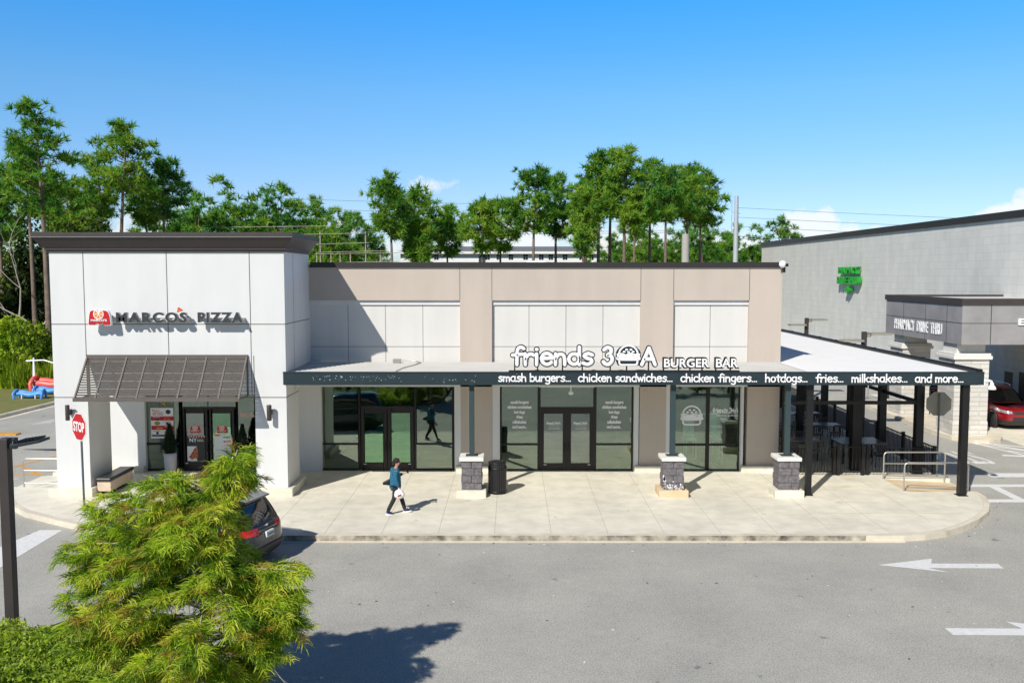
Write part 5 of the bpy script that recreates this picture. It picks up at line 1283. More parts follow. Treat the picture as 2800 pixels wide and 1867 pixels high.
far(36.6, 124, .92, 2)
# ------------------------------------------------------------------ wood edge at the far left
def leaf_cloud(name, blobs, n, size, m, parent, seed, wid=.5, up=.3, shell=.55):
    rng = np.random.default_rng(seed); vol = np.array([b[3]*b[4]*b[5] for b in blobs])**(2/3); idx = rng.choice(len(blobs), size=n, p=vol/vol.sum())
    B = np.array(blobs)[idx]; d = unit(rng.normal(size=(n, 3))); r = (shell+(1-shell)*rng.random(n))**1.0
    lump = 1+.16*np.sin(d[:, 0]*5+idx)+.16*np.sin(d[:, 2]*6+d[:, 1]*4+idx*2)
    C = B[:, :3]+d*B[:, 3:6]*(r*lump)[:, None]
    C = C[C[:, 2] > .02]; d = d[:len(C)]; n = len(C)
    D = unit(rng.normal(size=(n, 3))+np.array([0, 0, up])); s_ = unit(np.cross(D, rng.normal(size=(n, 3))))
    L = size*rng.uniform(.6, 1.3, n)
    V = np.concatenate([C-D*L[:, None]*.5, C+s_*(L*wid*.5)[:, None], C+D*L[:, None]*.5, C-s_*(L*wid*.5)[:, None]], 1).reshape(-1, 3)
    ms = m if isinstance(m, list) else [m]
    return npmesh(name, V, np.arange(n*4).reshape(-1, 4), ms, rng.choice(len(ms), n) if len(ms) > 1 else None, parent)
def bush(x, y, w, h, m, seed, lab, grp=None, n=5000, size=.28, name='bush', cat='bush'):
    p = empty(name, (x, y, 0), lab, cat, grp); rng = np.random.default_rng(seed)
    bl = [(x+rng.uniform(-.35, .35)*w, y+rng.uniform(-.3, .3)*w, h*rng.uniform(.25, .72), w*rng.uniform(.22, .34), w*rng.uniform(.22, .34), h*rng.uniform(.2, .3)) for _ in range(8)]
    leaf_cloud('foliage', bl, n, size, m, p, seed, wid=.4, up=.5, shell=.7)
    T = MB()
    for q in bl[:5]: T.tube([(x, y, 0), ((x+q[0])/2, (y+q[1])/2, q[2]*.6), (q[0], q[1], q[2])], [.06, .045, .02], 5)
    T.build('stem', M['bark'], p)
    return p
gb = 'bright bushes at the wood edge'
bush(-33.0, 54.8, 3.0, 4.6, M['bush'], 1, 'bright yellow-green bush at the left picture edge behind the verge', gb)
bush(-30.9, 55.4, 2.6, 4.9, M['bush'], 2, 'bright yellow-green bush directly behind the blue inflatables', gb)
bush(-29.0, 54.8, 2.6, 4.7, [M['bush'], M['broad']], 3, 'yellow-green bush beside the corner of the white tower', gb)
bush(-35.2, 56.5, 3.0, 5, M['bush'], 4, 'bright bush beyond the left picture edge', gb) if False else None
bush(-27.2, 56, 2.8, 4.6, M['bush'], 5, 'bush hidden behind the tower corner', gb) if False else None
bush(-32.4, 54.6, 3.6, 2.6, M['bush'], 6, 'low spreading yellow-green bush in front of the others at the left edge', gb)
rg = np.random.default_rng(44); nG = 9000
C = np.stack([rg.uniform(-39, -26, nG), rg.uniform(53.4, 56.5, nG), np.full(nG, .1)], 1); D = unit(rg.normal(size=(nG, 3))*.28+np.array([0, 0, 1.]))
V = blades(C, D, rg.uniform(.7, 2.3, nG), np.full(nG, .05), rg)
tag(npmesh('tall_grass', V, np.arange(len(V)).reshape(-1, 3), [M['bush'], M['broad']], rg.choice(2, nG, p=[.75, .25])), 'tall yellow-green wild grass along the wood edge', 'grass', None, 'stuff')
gu = 'understorey trees of the wood edge'
for i, (x, y, w_, h, m) in enumerate([(-34.5, 59, 5, 8.5, ['broad', 'darkbush']), (-32.0, 61, 4.6, 10, ['darkbush']), (-30, 62, 4.6, 11, ['broad', 'darkbush']), (-36, 63, 6, 13, ['broad', 'needle2']), (-31.5, 66, 5.5, 13, ['broad']), (-27.5, 66, 6, 12.2, ['needle2', 'broad'])]):
    bush(x, y, w_, h, [M[k] for k in m], 20+i, ['grey-green understorey tree at the left edge behind the bushes', 'dark understorey tree between the two bare pine trunks', 'mixed green understorey tree beside the tower wall', 'tall olive tree behind the leftmost pine trunks', 'leafy tree rising behind the bare pine trunks', 'yellowish leafy tree whose crown peeks over the tower corner'][i], gu, n=6500, size=.42, name='understorey_tree', cat='tree')
dw = empty('dead_branches', (-33, 57.5, 0), 'tangle of pale dead branches before the dark wood at the left', 'dead tree')
rnd = random.Random(8); D_ = MB()
def twig(p, d, L, r, k):
    q = [Vector(p)]
    for i in range(4): d = (d+Vector((rnd.uniform(-.3, .3), rnd.uniform(-.2, .2), rnd.uniform(-.12, .2)))).normalized(); q.append(q[-1]+d*L/4)
    D_.tube(q, [r, r*.8, r*.65, r*.5, r*.3], 5)
    if k > 0:
        for i in (2, 3, 4): twig(q[i], (d+Vector((rnd.uniform(-1, 1), rnd.uniform(-.4, .4), rnd.uniform(-.4, .7)))).normalized(), L*.5, r*.5, k-1)
for (x, z, dx, dz, L) in ((-30.9, 2.6, -.55, .9, 5.5), (-32.6, 4.4, -.2, 1, 4), (-29.9, 3.8, .75, .75, 3.6), (-31.5, 4.0, .1, 1, 4.2), (-31.0, 4, -.7, .4, 3)): twig((x, 57.2, z), Vector((dx, 0, dz)).normalized(), L, .075, 2)
D_.build('branch', M['deadwood'], dw)
# ------------------------------------------------------------------ inflatables on the verge
M['blueinf'] = mat('blue_vinyl', (.07, .30, .78), .4, var=.06); M['redinf'] = mat('coral_vinyl', (.75, .12, .10), .4, var=.08)
def inflatable(x, y, L, lab, m, s=1.0):
    p = empty('inflatable', (x, y, .13), lab, 'inflatable', 'inflatables on the grass verge')
    b = MB(); P = []
    for i in range(9): t = i/8; P.append((x-L/2+L*t, y, .13+.33*s+.05*math.sin(t*9)))
    b.tube(P, [.20*s*(.75+.25*math.sin(math.pi*i/8)) for i in range(9)], 10); b.tube([(a, c+.28*s, d+.10*s) for a, c, d in P], [.17*s]*9, 10)
    for sx in (-1, 1):
        c = x+sx*L/2
        b.tube([(c, y-.28*s, .14), (c+sx*.05, y-.3*s, .4*s+.13), (c, y-.1*s, .62*s+.13), (c, y+.25*s, .68*s+.13), (c, y+.45*s, .5*s+.13), (c, y+.5*s, .14)], .10*s, 8)
    b.build('body', m, p)
    for sx in (-.25, .25):
        q = MB(); q.tube([(x+sx*L, y-.1, .13), (x+sx*L, y-.1, .35)], .05*s, 6); q.build('leg', M['signwhite'], p)
inflatable(-26.75, 49.3, 1.5, 'nearer blue inflatable seat on the grass verge', M['blueinf'], .68)
inflatable(-26.55, 51.0, 1.5, 'farther blue inflatable seat on the grass verge, behind the nearer one', M['blueinf'], .68)
inflatable(-27.05, 52.3, 2.0, 'big coral red inflatable heaped behind the blue ones', M['redinf'], 1.25)
mp = empty('white_mast', (-28.2, 52.6, .13), 'small white mast with a crossbar beside the red inflatable', 'mast')
b = MB(); b.tube([(-28.2, 52.6, .1), (-28.2, 52.6, 2.1)], [.13, .05], 6); b.tube([(-28.65, 52.6, 1.9), (-27.6, 52.6, 1.95), (-26.8, 52.6, 1.7)], .05, 6); b.build('mast_pole', M['signwhite'], mp)
# ------------------------------------------------------------------ hedge in the planting bed, cypress tree
bd = MB(); bd.ext([(-13, 4, 0), (-3.6, 4, 0), (-3.8, 13.6, 0), (-5.6, 14.9, 0), (-8.0, 16.4, 0), (-13, 17.3, 0)], (0, 0, .13)); structure(bd.build('planting_bed', M['earth']))
rnd = random.Random(21)
for i, (x, y, h, lab) in enumerate([(-9.7, 15.6, .95, 'clipped hedge shrub at the left edge behind the lamp post base'), (-8.7, 15.35, 1.06, 'clipped hedge shrub right of the lamp post base'), (-7.7, 15.2, 1.05, 'clipped hedge shrub in the middle of the lower left hedge'),
                              (-6.7, 14.9, 1.08, 'clipped hedge shrub under the left edge of the feathery tree'), (-9.4, 14.0, 1.15, 'clipped hedge shrub at the lower left picture corner'), (-8.0, 13.8, 1.2, 'clipped hedge shrub at the bottom, right of the corner one'), (-6.7, 13.5, 1.15, 'clipped hedge shrub at the bottom, half under the feathery tree'), (-5.6, 14.6, 1.0, 'clipped hedge shrub behind the feathery tree'), (-5.3, 13.2, 1.0, 'clipped hedge shrub at the foot of the feathery tree')]):
    h *= .72
    p = empty('hedge_shrub', (x, y, .13), lab, 'hedge', 'hedge shrubs in the planting bed')
    bl = [(x+rnd.uniform(-.45, .45), y+rnd.uniform(-.4, .4), h*rnd.uniform(.4, .72), rnd.uniform(.3, .5), rnd.uniform(.3, .5), h*rnd.uniform(.24, .36)) for _ in range(9)]
    leaf_cloud('foliage', bl, 6500, .085, [M['hedge'], M['hedge'], M['bush'], M['broad']], p, 50+i, wid=.5, up=.5, shell=.6)
    T = MB()
    for q in bl[:4]: T.tube([(x, y, .1), (q[0], q[1], q[2])], [.03, .012], 5)
    T.build('stem', M['bark'], p)
for i, (x, y) in enumerate([(-9.5, 9.6), (-7.6, 9.3), (-5.7, 9.7), (-3.8, 9.4), (9.2, 9.6), (11.0, 9.3), (12.8, 9.6)]):
    bush(x, y, 2.4, 1.85, [M['darkbush'], M['broad']], 90+i, 'dark shrub behind the viewpoint, seen mirrored in the shop windows', 'shrubs mirrored in the glass', n=3000, size=.13, name='shrub', cat='shrub')
def cypress():
    rt = empty('cypress_tree', (-4.55, 12.85, .13), 'feathery yellow-green cypress tree in the foreground, before the dark SUV', 'tree')
    rng = np.random.default_rng(77); T = MB()
    def axis(t): return np.array([-4.6+.63*t**2.4, 12.85+.05*math.sin(5*t), .1+4.36*t])
    T.tube([tuple(axis(i/10)) for i in range(11)], [.085*(1-.88*i/10) for i in range(11)], 8)
    ax2 = lambda t: np.array([-4.5-.50*t, 12.8-.1*t, 2.2+1.85*t])
    T.tube([tuple(ax2(i/5)) for i in range(6)], [.035*(1-.8*i/5) for i in range(6)], 6)
    twP, twD, twL = [], [], []
    zk = [.6, 1.2, 1.9, 2.5, 3.1, 3.6, 4.0, 4.3, 4.5]; wl = [1.9, 2.1, 2.0, 1.85, 1.6, 1.1, .62, .42, .18]
    limbs = [(axis((z-.1)/4.36), None) for z in np.linspace(.55, 4.4, 114)]
    limbs += [(ax2(t), .28+.42*(1-t)) for t in np.linspace(.15, 1, 18)]
    rz, rx = [.7, 1.1, 1.5, 1.85, 2.5, 2.75, 2.92, 3.4, 3.73, 3.95, 4.2, 4.5], [-3.6, -3.5, -3.2, -2.75, -2.7, -3.1, -4.0, -4.15, -4.05, -3.85, -3.65, -3.75]
    lz, lx = [1.1, 1.85, 2.3, 2.9, 3.3, 3.6, 3.75, 3.95, 4.15, 4.5], [-6.9, -6.6, -6.55, -6.5, -6.4, -6.25, -5.9, -5.3, -4.6, -4.1]
    tips = [(205,1148,0),(225,1172,-.3),(165,1255,.1),(160,1300,-.2),(158,1362,.1),(185,1205,.4),(240,1190,.5),(330,1108,0),(375,1085,.1),(150,1430,-.3),(215,1240,.6),(300,1165,.5),(265,1215,.3),
            (708,1308,.1),(690,1335,-.2),(670,1375,.2),(620,1300,.3),(695,1440,0),(640,1480,-.2),(600,1400,.3),(575,1090,0),(470,1095,.1)]
    nreg = len(limbs)
    limbs += [(axis((z-.1)/4.36), None) for z in np.linspace(1.2, 3.3, 16)]
    for i, (b0, ln0) in enumerate(limbs):
        a = i*2.399+rng.uniform(-.5, .5)
        if i >= nreg: a = math.pi+rng.uniform(-.75, .75) if i % 3 else rng.uniform(-.4, .4)
        a = a; d = np.array([math.cos(a), math.sin(a)*.92, 0])
        zq = b0[2]+.22
        if ln0 is None:
            er_ = max(.15, np.interp(zq, rz, rx)-b0[0]); el_ = max(.15, b0[0]-np.interp(zq, lz, lx)); ey = .5*(er_+el_)
            ln0 = abs(d[0])*(er_ if d[0] > 0 else el_)/max(.01, abs(d[0]))*abs(d[0])+ey*.85*(1-abs(d[0])) if False else math.hypot(d[0]*(er_ if d[0] > 0 else el_), d[1]*ey)
        ln = max(.12, ln0*(rng.uniform(.72, 1.06) if i < nreg else rng.uniform(.9, 1.05))-.2)
        rise = rng.uniform(.12, .42); dr = rng.uniform(.28, .55)
        f = lambda q: b0+d*ln*q+np.array([0, 0, ln*(rise*q-dr*q*q)])
        T.tube([tuple(f(q)) for q in (0, .25, .5, .75, 1)], [.019*ln0/1.6+.005, .014*ln0/1.6+.004, .008, .006, .003], 5, cap=False)
        side = np.array([-d[1], d[0], 0])
        for j in range(int(8+ln*17)):
            q = rng.uniform(.18, 1.0)**.75; sgn = rng.choice([-1, 1])
            td = unit(d*rng.uniform(.4, 1)+side*sgn*rng.uniform(.2, .95)+np.array([0, 0, rng.uniform(-.5, .45)]))
            twP.append(f(q)); twD.append(td); twL.append(rng.uniform(.16, .36)*(1-.25*q))
    for px, py, dy in tips:
        for rep in range(1 if py < 1230 and px < 400 else 2):
            e = np.array([*(lambda q: (q[0], 0, q[1]))(fp(px*S_, py*S_, 12.75+dy))]); e[1] = 12.75+dy+rng.uniform(-.25, .25); e = e+rng.normal(size=3)*np.array([.06, .1, .07])
            b0 = axis(max(.05, (e[2]-.1-rng.uniform(.05, .4))/4.36)); hv = e-b0; ln = np.linalg.norm(hv)
            f = lambda q: b0+hv*q+np.array([0, 0, .22*ln*q*(1-q)])
            T.tube([tuple(f(q)) for q in (0, .25, .5, .75, 1)], [.02, .015, .01, .007, .003], 5, cap=False)
            d = unit(hv); side = unit(np.cross(d, np.array([0, 0, 1.])))
            for j in range(int(8+ln*15)):
                q = rng.uniform(.25, 1.0)**.8; sgn = rng.choice([-1, 1])
                twP.append(f(q)); twD.append(unit(d*rng.uniform(.4, 1)+side*sgn*rng.uniform(.2, .95)+np.array([0, 0, rng.uniform(-.6, .4)]))); twL.append(rng.uniform(.16, .34)*(1-.3*q))
    # upright tip sprays
    for t in np.linspace(.86, 1, 9): twP.append(axis(t)); twD.append(unit(rng.normal(size=3)*.6+np.array([0, 0, 1]))); twL.append(.24)
    T.build('trunk', M['deadwood'], rt)
    twP, twD, twL = np.array(twP), np.array(twD), np.array(twL)
    tip = twP+twD*twL[:, None]       # the crown's measured outline
    ok = np.maximum(tip[:, 0], twP[:, 0])+np.where((tip[:, 2] > 2.85) & (tip[:, 2] < 3.9), .17, .09)+rng.normal(size=len(twL))*.07 < np.interp(tip[:, 2]+.02, [.7, 1.1, 1.5, 1.85, 2.5, 2.72, 2.85, 3.0, 3.4, 3.73, 3.95, 4.2, 4.5], [-3.6, -3.6, -3.36, -2.88, -2.83, -2.9, -3.5, -3.78, -3.88, -3.88, -3.68, -3.62, -3.6])
    ok &= np.minimum(tip[:, 0], twP[:, 0])-.06 > np.interp(tip[:, 2], [1.1, 1.85, 2.3, 2.9, 3.3, 3.6, 3.8, 4.0, 4.2], [-7, -6.65, -6.6, -6.6, -6.5, -6.35, -6.15, -5.5, -4.7])
    twP, twD, twL = twP[ok], twD[ok], twL[ok]; n = len(twP)
    pick = rng.choice(4, size=n, p=[.42, .24, .10, .24])
    # twig stems (thin ribbons) + leaflet strands
    K = 24
    q = np.tile(np.linspace(.12, 1, K), n); P0 = np.repeat(twP, K, 0); D0 = np.repeat(twD, K, 0); L0 = np.repeat(twL, K)
    droop = np.zeros_like(P0); droop[:, 2] = -.38*L0*q*q
    base = P0+D0*(L0*q)[:, None]+droop
    sd = unit(np.cross(D0, np.tile(np.array([[0, 0, 1.]]), (len(D0), 1)))+1e-4); sg = np.where(np.arange(len(D0)) % 2, 1, -1)[:, None]
    d1 = unit(D0*.75+sd*sg*rng.uniform(.25, 1.0, (len(D0), 1))+rng.normal(size=D0.shape)*.28+np.array([0, 0, .12]))
    SL = rng.uniform(.09, .19, len(D0)); m1 = base+d1*(SL*.55)[:, None]; d2 = unit(d1*.9+np.array([0, 0, -.62])); e1 = m1+d2*(SL*.55)[:, None]
    wv = unit(np.cross(d1, rng.normal(size=d1.shape))); w0 = .0052
    V = np.stack([base-wv*w0*.8, base+wv*w0*.8, m1+wv*w0*1.15, m1-wv*w0*1.15, e1+wv*w0*.5, e1-wv*w0*.5], 1).reshape(-1, 3)
    m_ = np.arange(len(D0))*6
    F1 = np.stack([m_, m_+1, m_+2, m_+3], 1); F2 = np.stack([m_+3, m_+2, m_+4, m_+5], 1)
    pk = np.repeat(pick, K)
    npmesh('crown', V, np.concatenate([F1, F2]), [M['cyp1'], M['cyp2'], M['cyp3'], M['cyp4']], np.concatenate([pk, pk]), rt)
    # hanging cones
    cb_ = MB()
    for i in rng.choice(n, 26, replace=False): cb_.sphere(tuple(twP[i]+np.array([0, -.03, .02])), .014, n=8)
    cb_.build('cones', M['tan'], rt)
cypress()
# ------------------------------------------------------------------ vehicles
def paint(name, col, flake=.0):
    return mat(name, col, .28, metal=.35, var=0, coat=1.0)
M['carnavy'] = paint('navy_car_paint', (.010, .020, .042)); M['carred'] = paint('red_car_paint', (.30, .006, .012)); M['carblack'] = paint('dark_car_paint', (.012, .018, .028))
M['carglass'] = mat('car_glass', (.006, .008, .012), .04, var=0, spec=.9, coat=.5); M['plastic'] = mat('black_plastic', (.022, .022, .024), .55, var=.1)
M['chrome'] = mat('chrome_trim', (.75, .75, .76), .12, metal=1, var=0); M['taillight'] = mat('tail_lamp', (.60, .008, .015), .12, var=.15, scale=30, coat=.8)
M['headlight'] = mat('head_lamp', (.62, .65, .68), .08, metal=.6, var=.2, scale=25, coat=.8); M['alloy'] = mat('alloy_rim', (.42, .43, .44), .25, metal=.9, var=0)
M['plate'] = mat('number_plate', (.72, .76, .78), .4, var=.05)
class Car:
    def __init__(s, body, house):
        s.body, s.house = body, house
    @staticmethod
    def ev(tab, z):
        zs = [r[0] for r in tab]; return [float(np.interp(z, zs, [r[k] for r in tab])) for k in (1, 2, 3)]
    def pt(s, tab, z, ang, off=0, p=.34, dip=True):
        r, f, w = s.ev(tab, z); cx, a = (r+f)/2, (f-r)/2
        c, n = math.cos(ang), math.sin(ang)
        x = cx+(a+off)*math.copysign(abs(c)**p, c); y = (w+off)*math.copysign(abs(n)**p, n)
        if tab is s.body and dip:
            k = max(0, (x-3.25)/1.35); z = z-max(0, (z-.5))*.32*k*k
            y *= 1-.05*max(0, (x-3.6))-.03*max(0, .5-x)
        return (x, y, z)
def make_car(name, loc, yaw, lab, mpaint, kind):
    rt = empty(name, (0, 0, 0), lab, 'car', None); k = 64
    body = [(.20,.16,4.42,.83),(.30,.05,4.53,.885),(.42,.0,4.58,.915),(.62,.0,4.58,.925),(.80,.03,4.55,.925),(.92,.06,4.51,.915),(1.0,.10,4.44,.89),(1.04,.16,4.36,.86)]
    house = [(1.02,.14,3.42,.86),(1.08,.17,3.32,.845),(1.3,.30,2.98,.79),(1.5,.44,2.64,.725),(1.58,.50,2.5,.69),(1.63,.56,2.38,.645),(1.665,.70,2.2,.54),(1.675,.95,1.9,.40)]
    c = Car(body, house); A = [2*math.pi*(i+.5)/k for i in range(k)]
    # even spacing on the outline
    def strip(tab, zs, sel=None, off=0, p=.34):
        rows = [[c.pt(tab, z, a, off, p) for a in A] for z in zs]; return rows
    def surf(name, rows, m, keep=lambda i, j: True, cap=False, bottom=False, parent=rt):
        b = MB(); n = len(rows[0]); vs = [p for r in rows for p in r]
        fs = [(i*n+j, i*n+(j+1) % n, (i+1)*n+(j+1) % n, (i+1)*n+j) for i in range(len(rows)-1) for j in range(n) if keep(i, j)]
        b.add(vs, fs, 0, True)
        if cap: b.add(rows[-1], [tuple(range(n))], 0, False)
        if bottom: b.add(rows[0], [tuple(range(n))[::-1]], 0)
        me = b
        o = me.build(name, m, parent)
        bm = bmesh.new(); bm.from_mesh(o.data); bmesh.ops.delete(bm, geom=[v for v in bm.verts if not v.link_faces], context='VERTS'); bm.to_mesh(o.data); bm.free()
        return o
    zb = [.42,.48,.55,.62,.70,.76,.80,.86,.92,.96,1.0,1.02,1.04]
    surf('body', strip(body, zb), mpaint, cap=True)
    surf('cladding', strip(body, [.20,.26,.30,.36,.42], off=.004), M['plastic'], bottom=True)
    zh = [1.02,1.06,1.10,1.18,1.26,1.34,1.42,1.5,1.545,1.58,1.605,1.63,1.65,1.665,1.675]
    H = strip(house, zh, p=.30)
    def kind_of(i, j):
        z = (zh[i]+zh[i+1])/2; p = H[i][j]; q = H[i][(j+1) % k]; x = (p[0]+q[0])/2; y = (p[1]+q[1])/2
        r, f, w = c.ev(house, z)
        if not 1.07 < z < 1.56: return 'body'
        if abs(y) < w*.86 and x < (r+f)/2: return 'rear'
        if abs(y) < w*.90 and x > (r+f)/2: return 'wind'
        if abs(y) > w*.90 and r+.16 < x < f-.22: return 'side'
        return 'body'
    surf('roof', H, mpaint, keep=lambda i, j: kind_of(i, j) == 'body', cap=True)
    for nm, kd in (('rear_window', 'rear'), ('windscreen', 'wind'), ('side_window', 'side')): surf(nm, H, M['carglass'], keep=lambda i, j: kind_of(i, j) == kd)
    def patch(name, tab, z0, z1, f, m, off=.012, parent=rt, n=10, nz=3, p=.34):
        """shell patch on the surface: f = list of angles"""
        b = MB(); rows = [[c.pt(tab, z0+(z1-z0)*i/nz, a, off, p) for a in f] for i in range(nz+1)]; rin = [[c.pt(tab, z0+(z1-z0)*i/nz, a, -.02, p) for a in f] for i in range(nz+1)]
        n = len(f); vs = [q for r in rows for q in r]; fs = [(i*n+j, i*n+j+1, (i+1)*n+j+1, (i+1)*n+j) for i in range(nz) for j in range(n-1)]
        b.add(vs, fs, 0, True)
        ed = [rows[0], rows[-1]]; ei = [rin[0], rin[-1]]
        for a_, b_ in zip(ed, ei):
            for j in range(n-1): b.add([a_[j], a_[j+1], b_[j+1], b_[j]], [(0, 1, 2, 3)])
        for j in (0, n-1):
            for i in range(nz): b.add([rows[i][j], rows[i+1][j], rin[i+1][j], rin[i][j]], [(0, 1, 2, 3)])
        return b.build(name, m, parent)
    def ang_y(y, rear, w=.92, p=.34):       # angle giving lateral position y on the rear or front face
        s_ = math.copysign(min(1, abs(y)/w)**(1/p), y); a = math.asin(s_); return math.pi-a if rear else a
    def span(y0, y1, rear, n=8): return [ang_y(y0+(y1-y0)*i/(n-1), rear) for i in range(n)]
    for sgn in (1, -1):
        # rear lamps wrap round the corner
        a0 = span(.40*sgn, .91*sgn, True, 7)+[math.pi-sgn*t for t in (1.15, 1.3)]
        a0 = [a if a > -math.pi else a for a in a0]
        patch('tail_lamp', body, .83, .985, a0, M['taillight'])
        a1 = span(.52*sgn, .90*sgn, False, 7)+[sgn*t for t in (.95, 1.2)]
        patch('head_lamp', body, .80, .93, a1, M['headlight'])
        b = MB(); b.tube([(.95, sgn*.60, 1.665), (1.0, sgn*.60, 1.71), (2.1, sgn*.60, 1.715), (2.35, sgn*.58, 1.68)], .018, 6); b.build('roof_rail', M['chrome'], rt)
        b = MB(); b.obox((3.02, sgn*1.0, 1.1), (.07, 0, .01), (0, .11, 0), (0, 0, .07)); b.build('mirror', mpaint, rt, bevel=.03)
    patch('chrome_strip', body, .875, .905, span(-.40, .40, True, 8), M['chrome'])
    patch('rear_bumper_insert', body, .44, .52, span(-.62, .62, True, 8), M['plastic'], off=.02)
    for z0, z1, y_, mm, nm in ((.52, .74, .50, M['plastic'], 'grille_lower'), (.76, .90, .46, M['plastic'], 'grille')): patch(nm, body, z0-.12 if nm == 'grille_lower' else z0, z1-.14 if nm == 'grille_lower' else z1, span(-y_, y_, False, 9), mm, off=.015)
    b = MB(); b.box(-.03, -.16, .70, .03, .16, .84); pl = b.build('number_plate', M['plate'], rt, bevel=.004)
    b = MB(); [b.box(-.034, .115-.045*k_, .735, -.031, .115-.045*k_-.022, .80) for k_ in range(6)]; b.build('plate_marks', M['tealpost'], pl)
    b = MB(); b.lathe([(.055, -.01), (.055, .01)], (0, 0, 0), 16); b.xf(Matrix.Translation((.085, 0, .955)) @ Matrix.Rotation(R(90), 4, 'Y') @ Matrix.Scale(.7, 4, (1, 0, 0))); b.build('emblem', M['chrome'], rt)
    b = MB(); b.add([(.27,-.50,1.60),(.66,-.60,1.655),(.66,.60,1.655),(.27,.50,1.60),(.31,-.50,1.545),(.66,-.58,1.58),(.66,.58,1.58),(.31,.50,1.545)], [(0,3,2,1),(4,5,6,7),(0,1,5,4),(1,2,6,5),(2,3,7,6),(3,0,4,7)]); b.build('spoiler', mpaint, rt, bevel=.03)
    b = MB(); b.tube([(.33, -.05, 1.09), (.25, -.06, 1.16), (.30, -.45, 1.22)], .012, 5); b.build('rear_wiper', M['plastic'], rt)
    b = MB(); b.add([(1.15,-.02,1.67),(1.3,-.03,1.67),(1.3,.03,1.67),(1.15,.02,1.67),(1.12,0,1.74)], [(0,1,4),(1,2,4),(2,3,4),(3,0,4)]); b.build('roof_aerial', M['plastic'], rt)
    for x in (.86, 3.66):
        for sgn in (1, -1):
            w = empty('wheel', (0, 0, 0)); w.parent = rt
            yy = sgn*.845
            b = MB(); b.lathe([(.215, -.11), (.30, -.115), (.345, -.085), (.35, 0), (.345, .085), (.30, .115), (.215, .11)], (0, 0, 0), 28); b.xf(Matrix.Translation((x, yy, .35)) @ Matrix.Rotation(R(90), 4, 'X')); b.build('tyre', M['blackrubber'], w)
            b = MB(); b.lathe([(.05, -.05*1), (.05, .06), (.03, .065)], (0, 0, 0), 12)
            for s5 in range(5):
                a = s5*2*math.pi/5; b.obox((math.cos(a)*.125, math.sin(a)*.125, .06), (math.cos(a)*.1, math.sin(a)*.1, 0), (-math.sin(a)*.028, math.cos(a)*.028, 0), (0, 0, .012))
            b.lathe([(.20, -.09), (.22, -.09), (.22, .09), (.205, .09), (.20, .05)], (0, 0, 0), 28)
            b.xf(Matrix.Translation((x, yy, .35)) @ Matrix.Rotation(R(90 if sgn < 0 else -90), 4, 'X')); b.build('rim', M['alloy'], w)
            b = MB(); b.lathe([(.36, -.02), (.40, -.02), (.41, .0), (.40, .02), (.01, .02)], (0, 0, 0), 28); b.xf(Matrix.Translation((x, sgn*.905, .38)) @ Matrix.Rotation(R(90 if sgn < 0 else -90), 4, 'X'))
            b2 = MB(); b2.lathe([(.40, -.05), (.435, -.04), (.435, .015), (.39, .02), (.37, -.1)], (0, 0, 0), 30); b2.xf(Matrix.Translation((x, sgn*.915, .37)) @ Matrix.Rotation(R(90 if sgn < 0 else -90), 4, 'X')); b2.build('wheel_arch', M['plastic'], rt)
            b3 = MB(); b3.lathe([(.001, 0), (.385, 0), (.385, .01)], (0, 0, 0), 28); b3.xf(Matrix.Translation((x, sgn*.90, .37)) @ Matrix.Rotation(R(90 if sgn < 0 else -90), 4, 'X'))
    # door seams and handles on both sides
    for sgn in (1, -1):
        b = MB()
        for x in (1.18, 2.15, 3.2): b.tube([c.pt(body, z, 0, 0)[:0] or (x, sgn*(c.ev(body, z)[2]*.999+.001), z) for z in (.44, .62, .8, .92, 1.0)], .006, 4)
        b.build('door_seam', M['plastic'], rt)
        for x in (1.3, 2.3): b = MB(); b.box(x, sgn*.925, .87, x+.2, sgn*.945, .90); b.build('door_handle', mpaint, rt, bevel=.008)
        b = MB(); b.tube([(.42, sgn*.865, 1.075), (1.6, sgn*.872, 1.06), (3.1, sgn*.85, 1.07)], .010, 5); b.build('window_trim', M['chrome'], rt)
    rt.location = loc; rt.rotation_euler = (0, 0, yaw)
    return rt
yaw = math.atan2(.292, -.956)
make_car('parked_suv', (-5.86, 21.25, 0), yaw, 'dark navy SUV parked at the kerb behind the feathery tree', M['carnavy'], 'suv')
rs = make_car('red_suv', (22.95, 44.6, 0), -R(90), 'glossy red SUV facing out of the drive-thru beside the white stone pier', M['carred'], 'suv'); rs.scale = (1.06, 1.06, 1.06)
make_car('dark_car', (21.9, 46.9, 0), R(90), 'dark blue car half hidden behind the stone pier of the drive-thru', M['carblack'], 'suv')
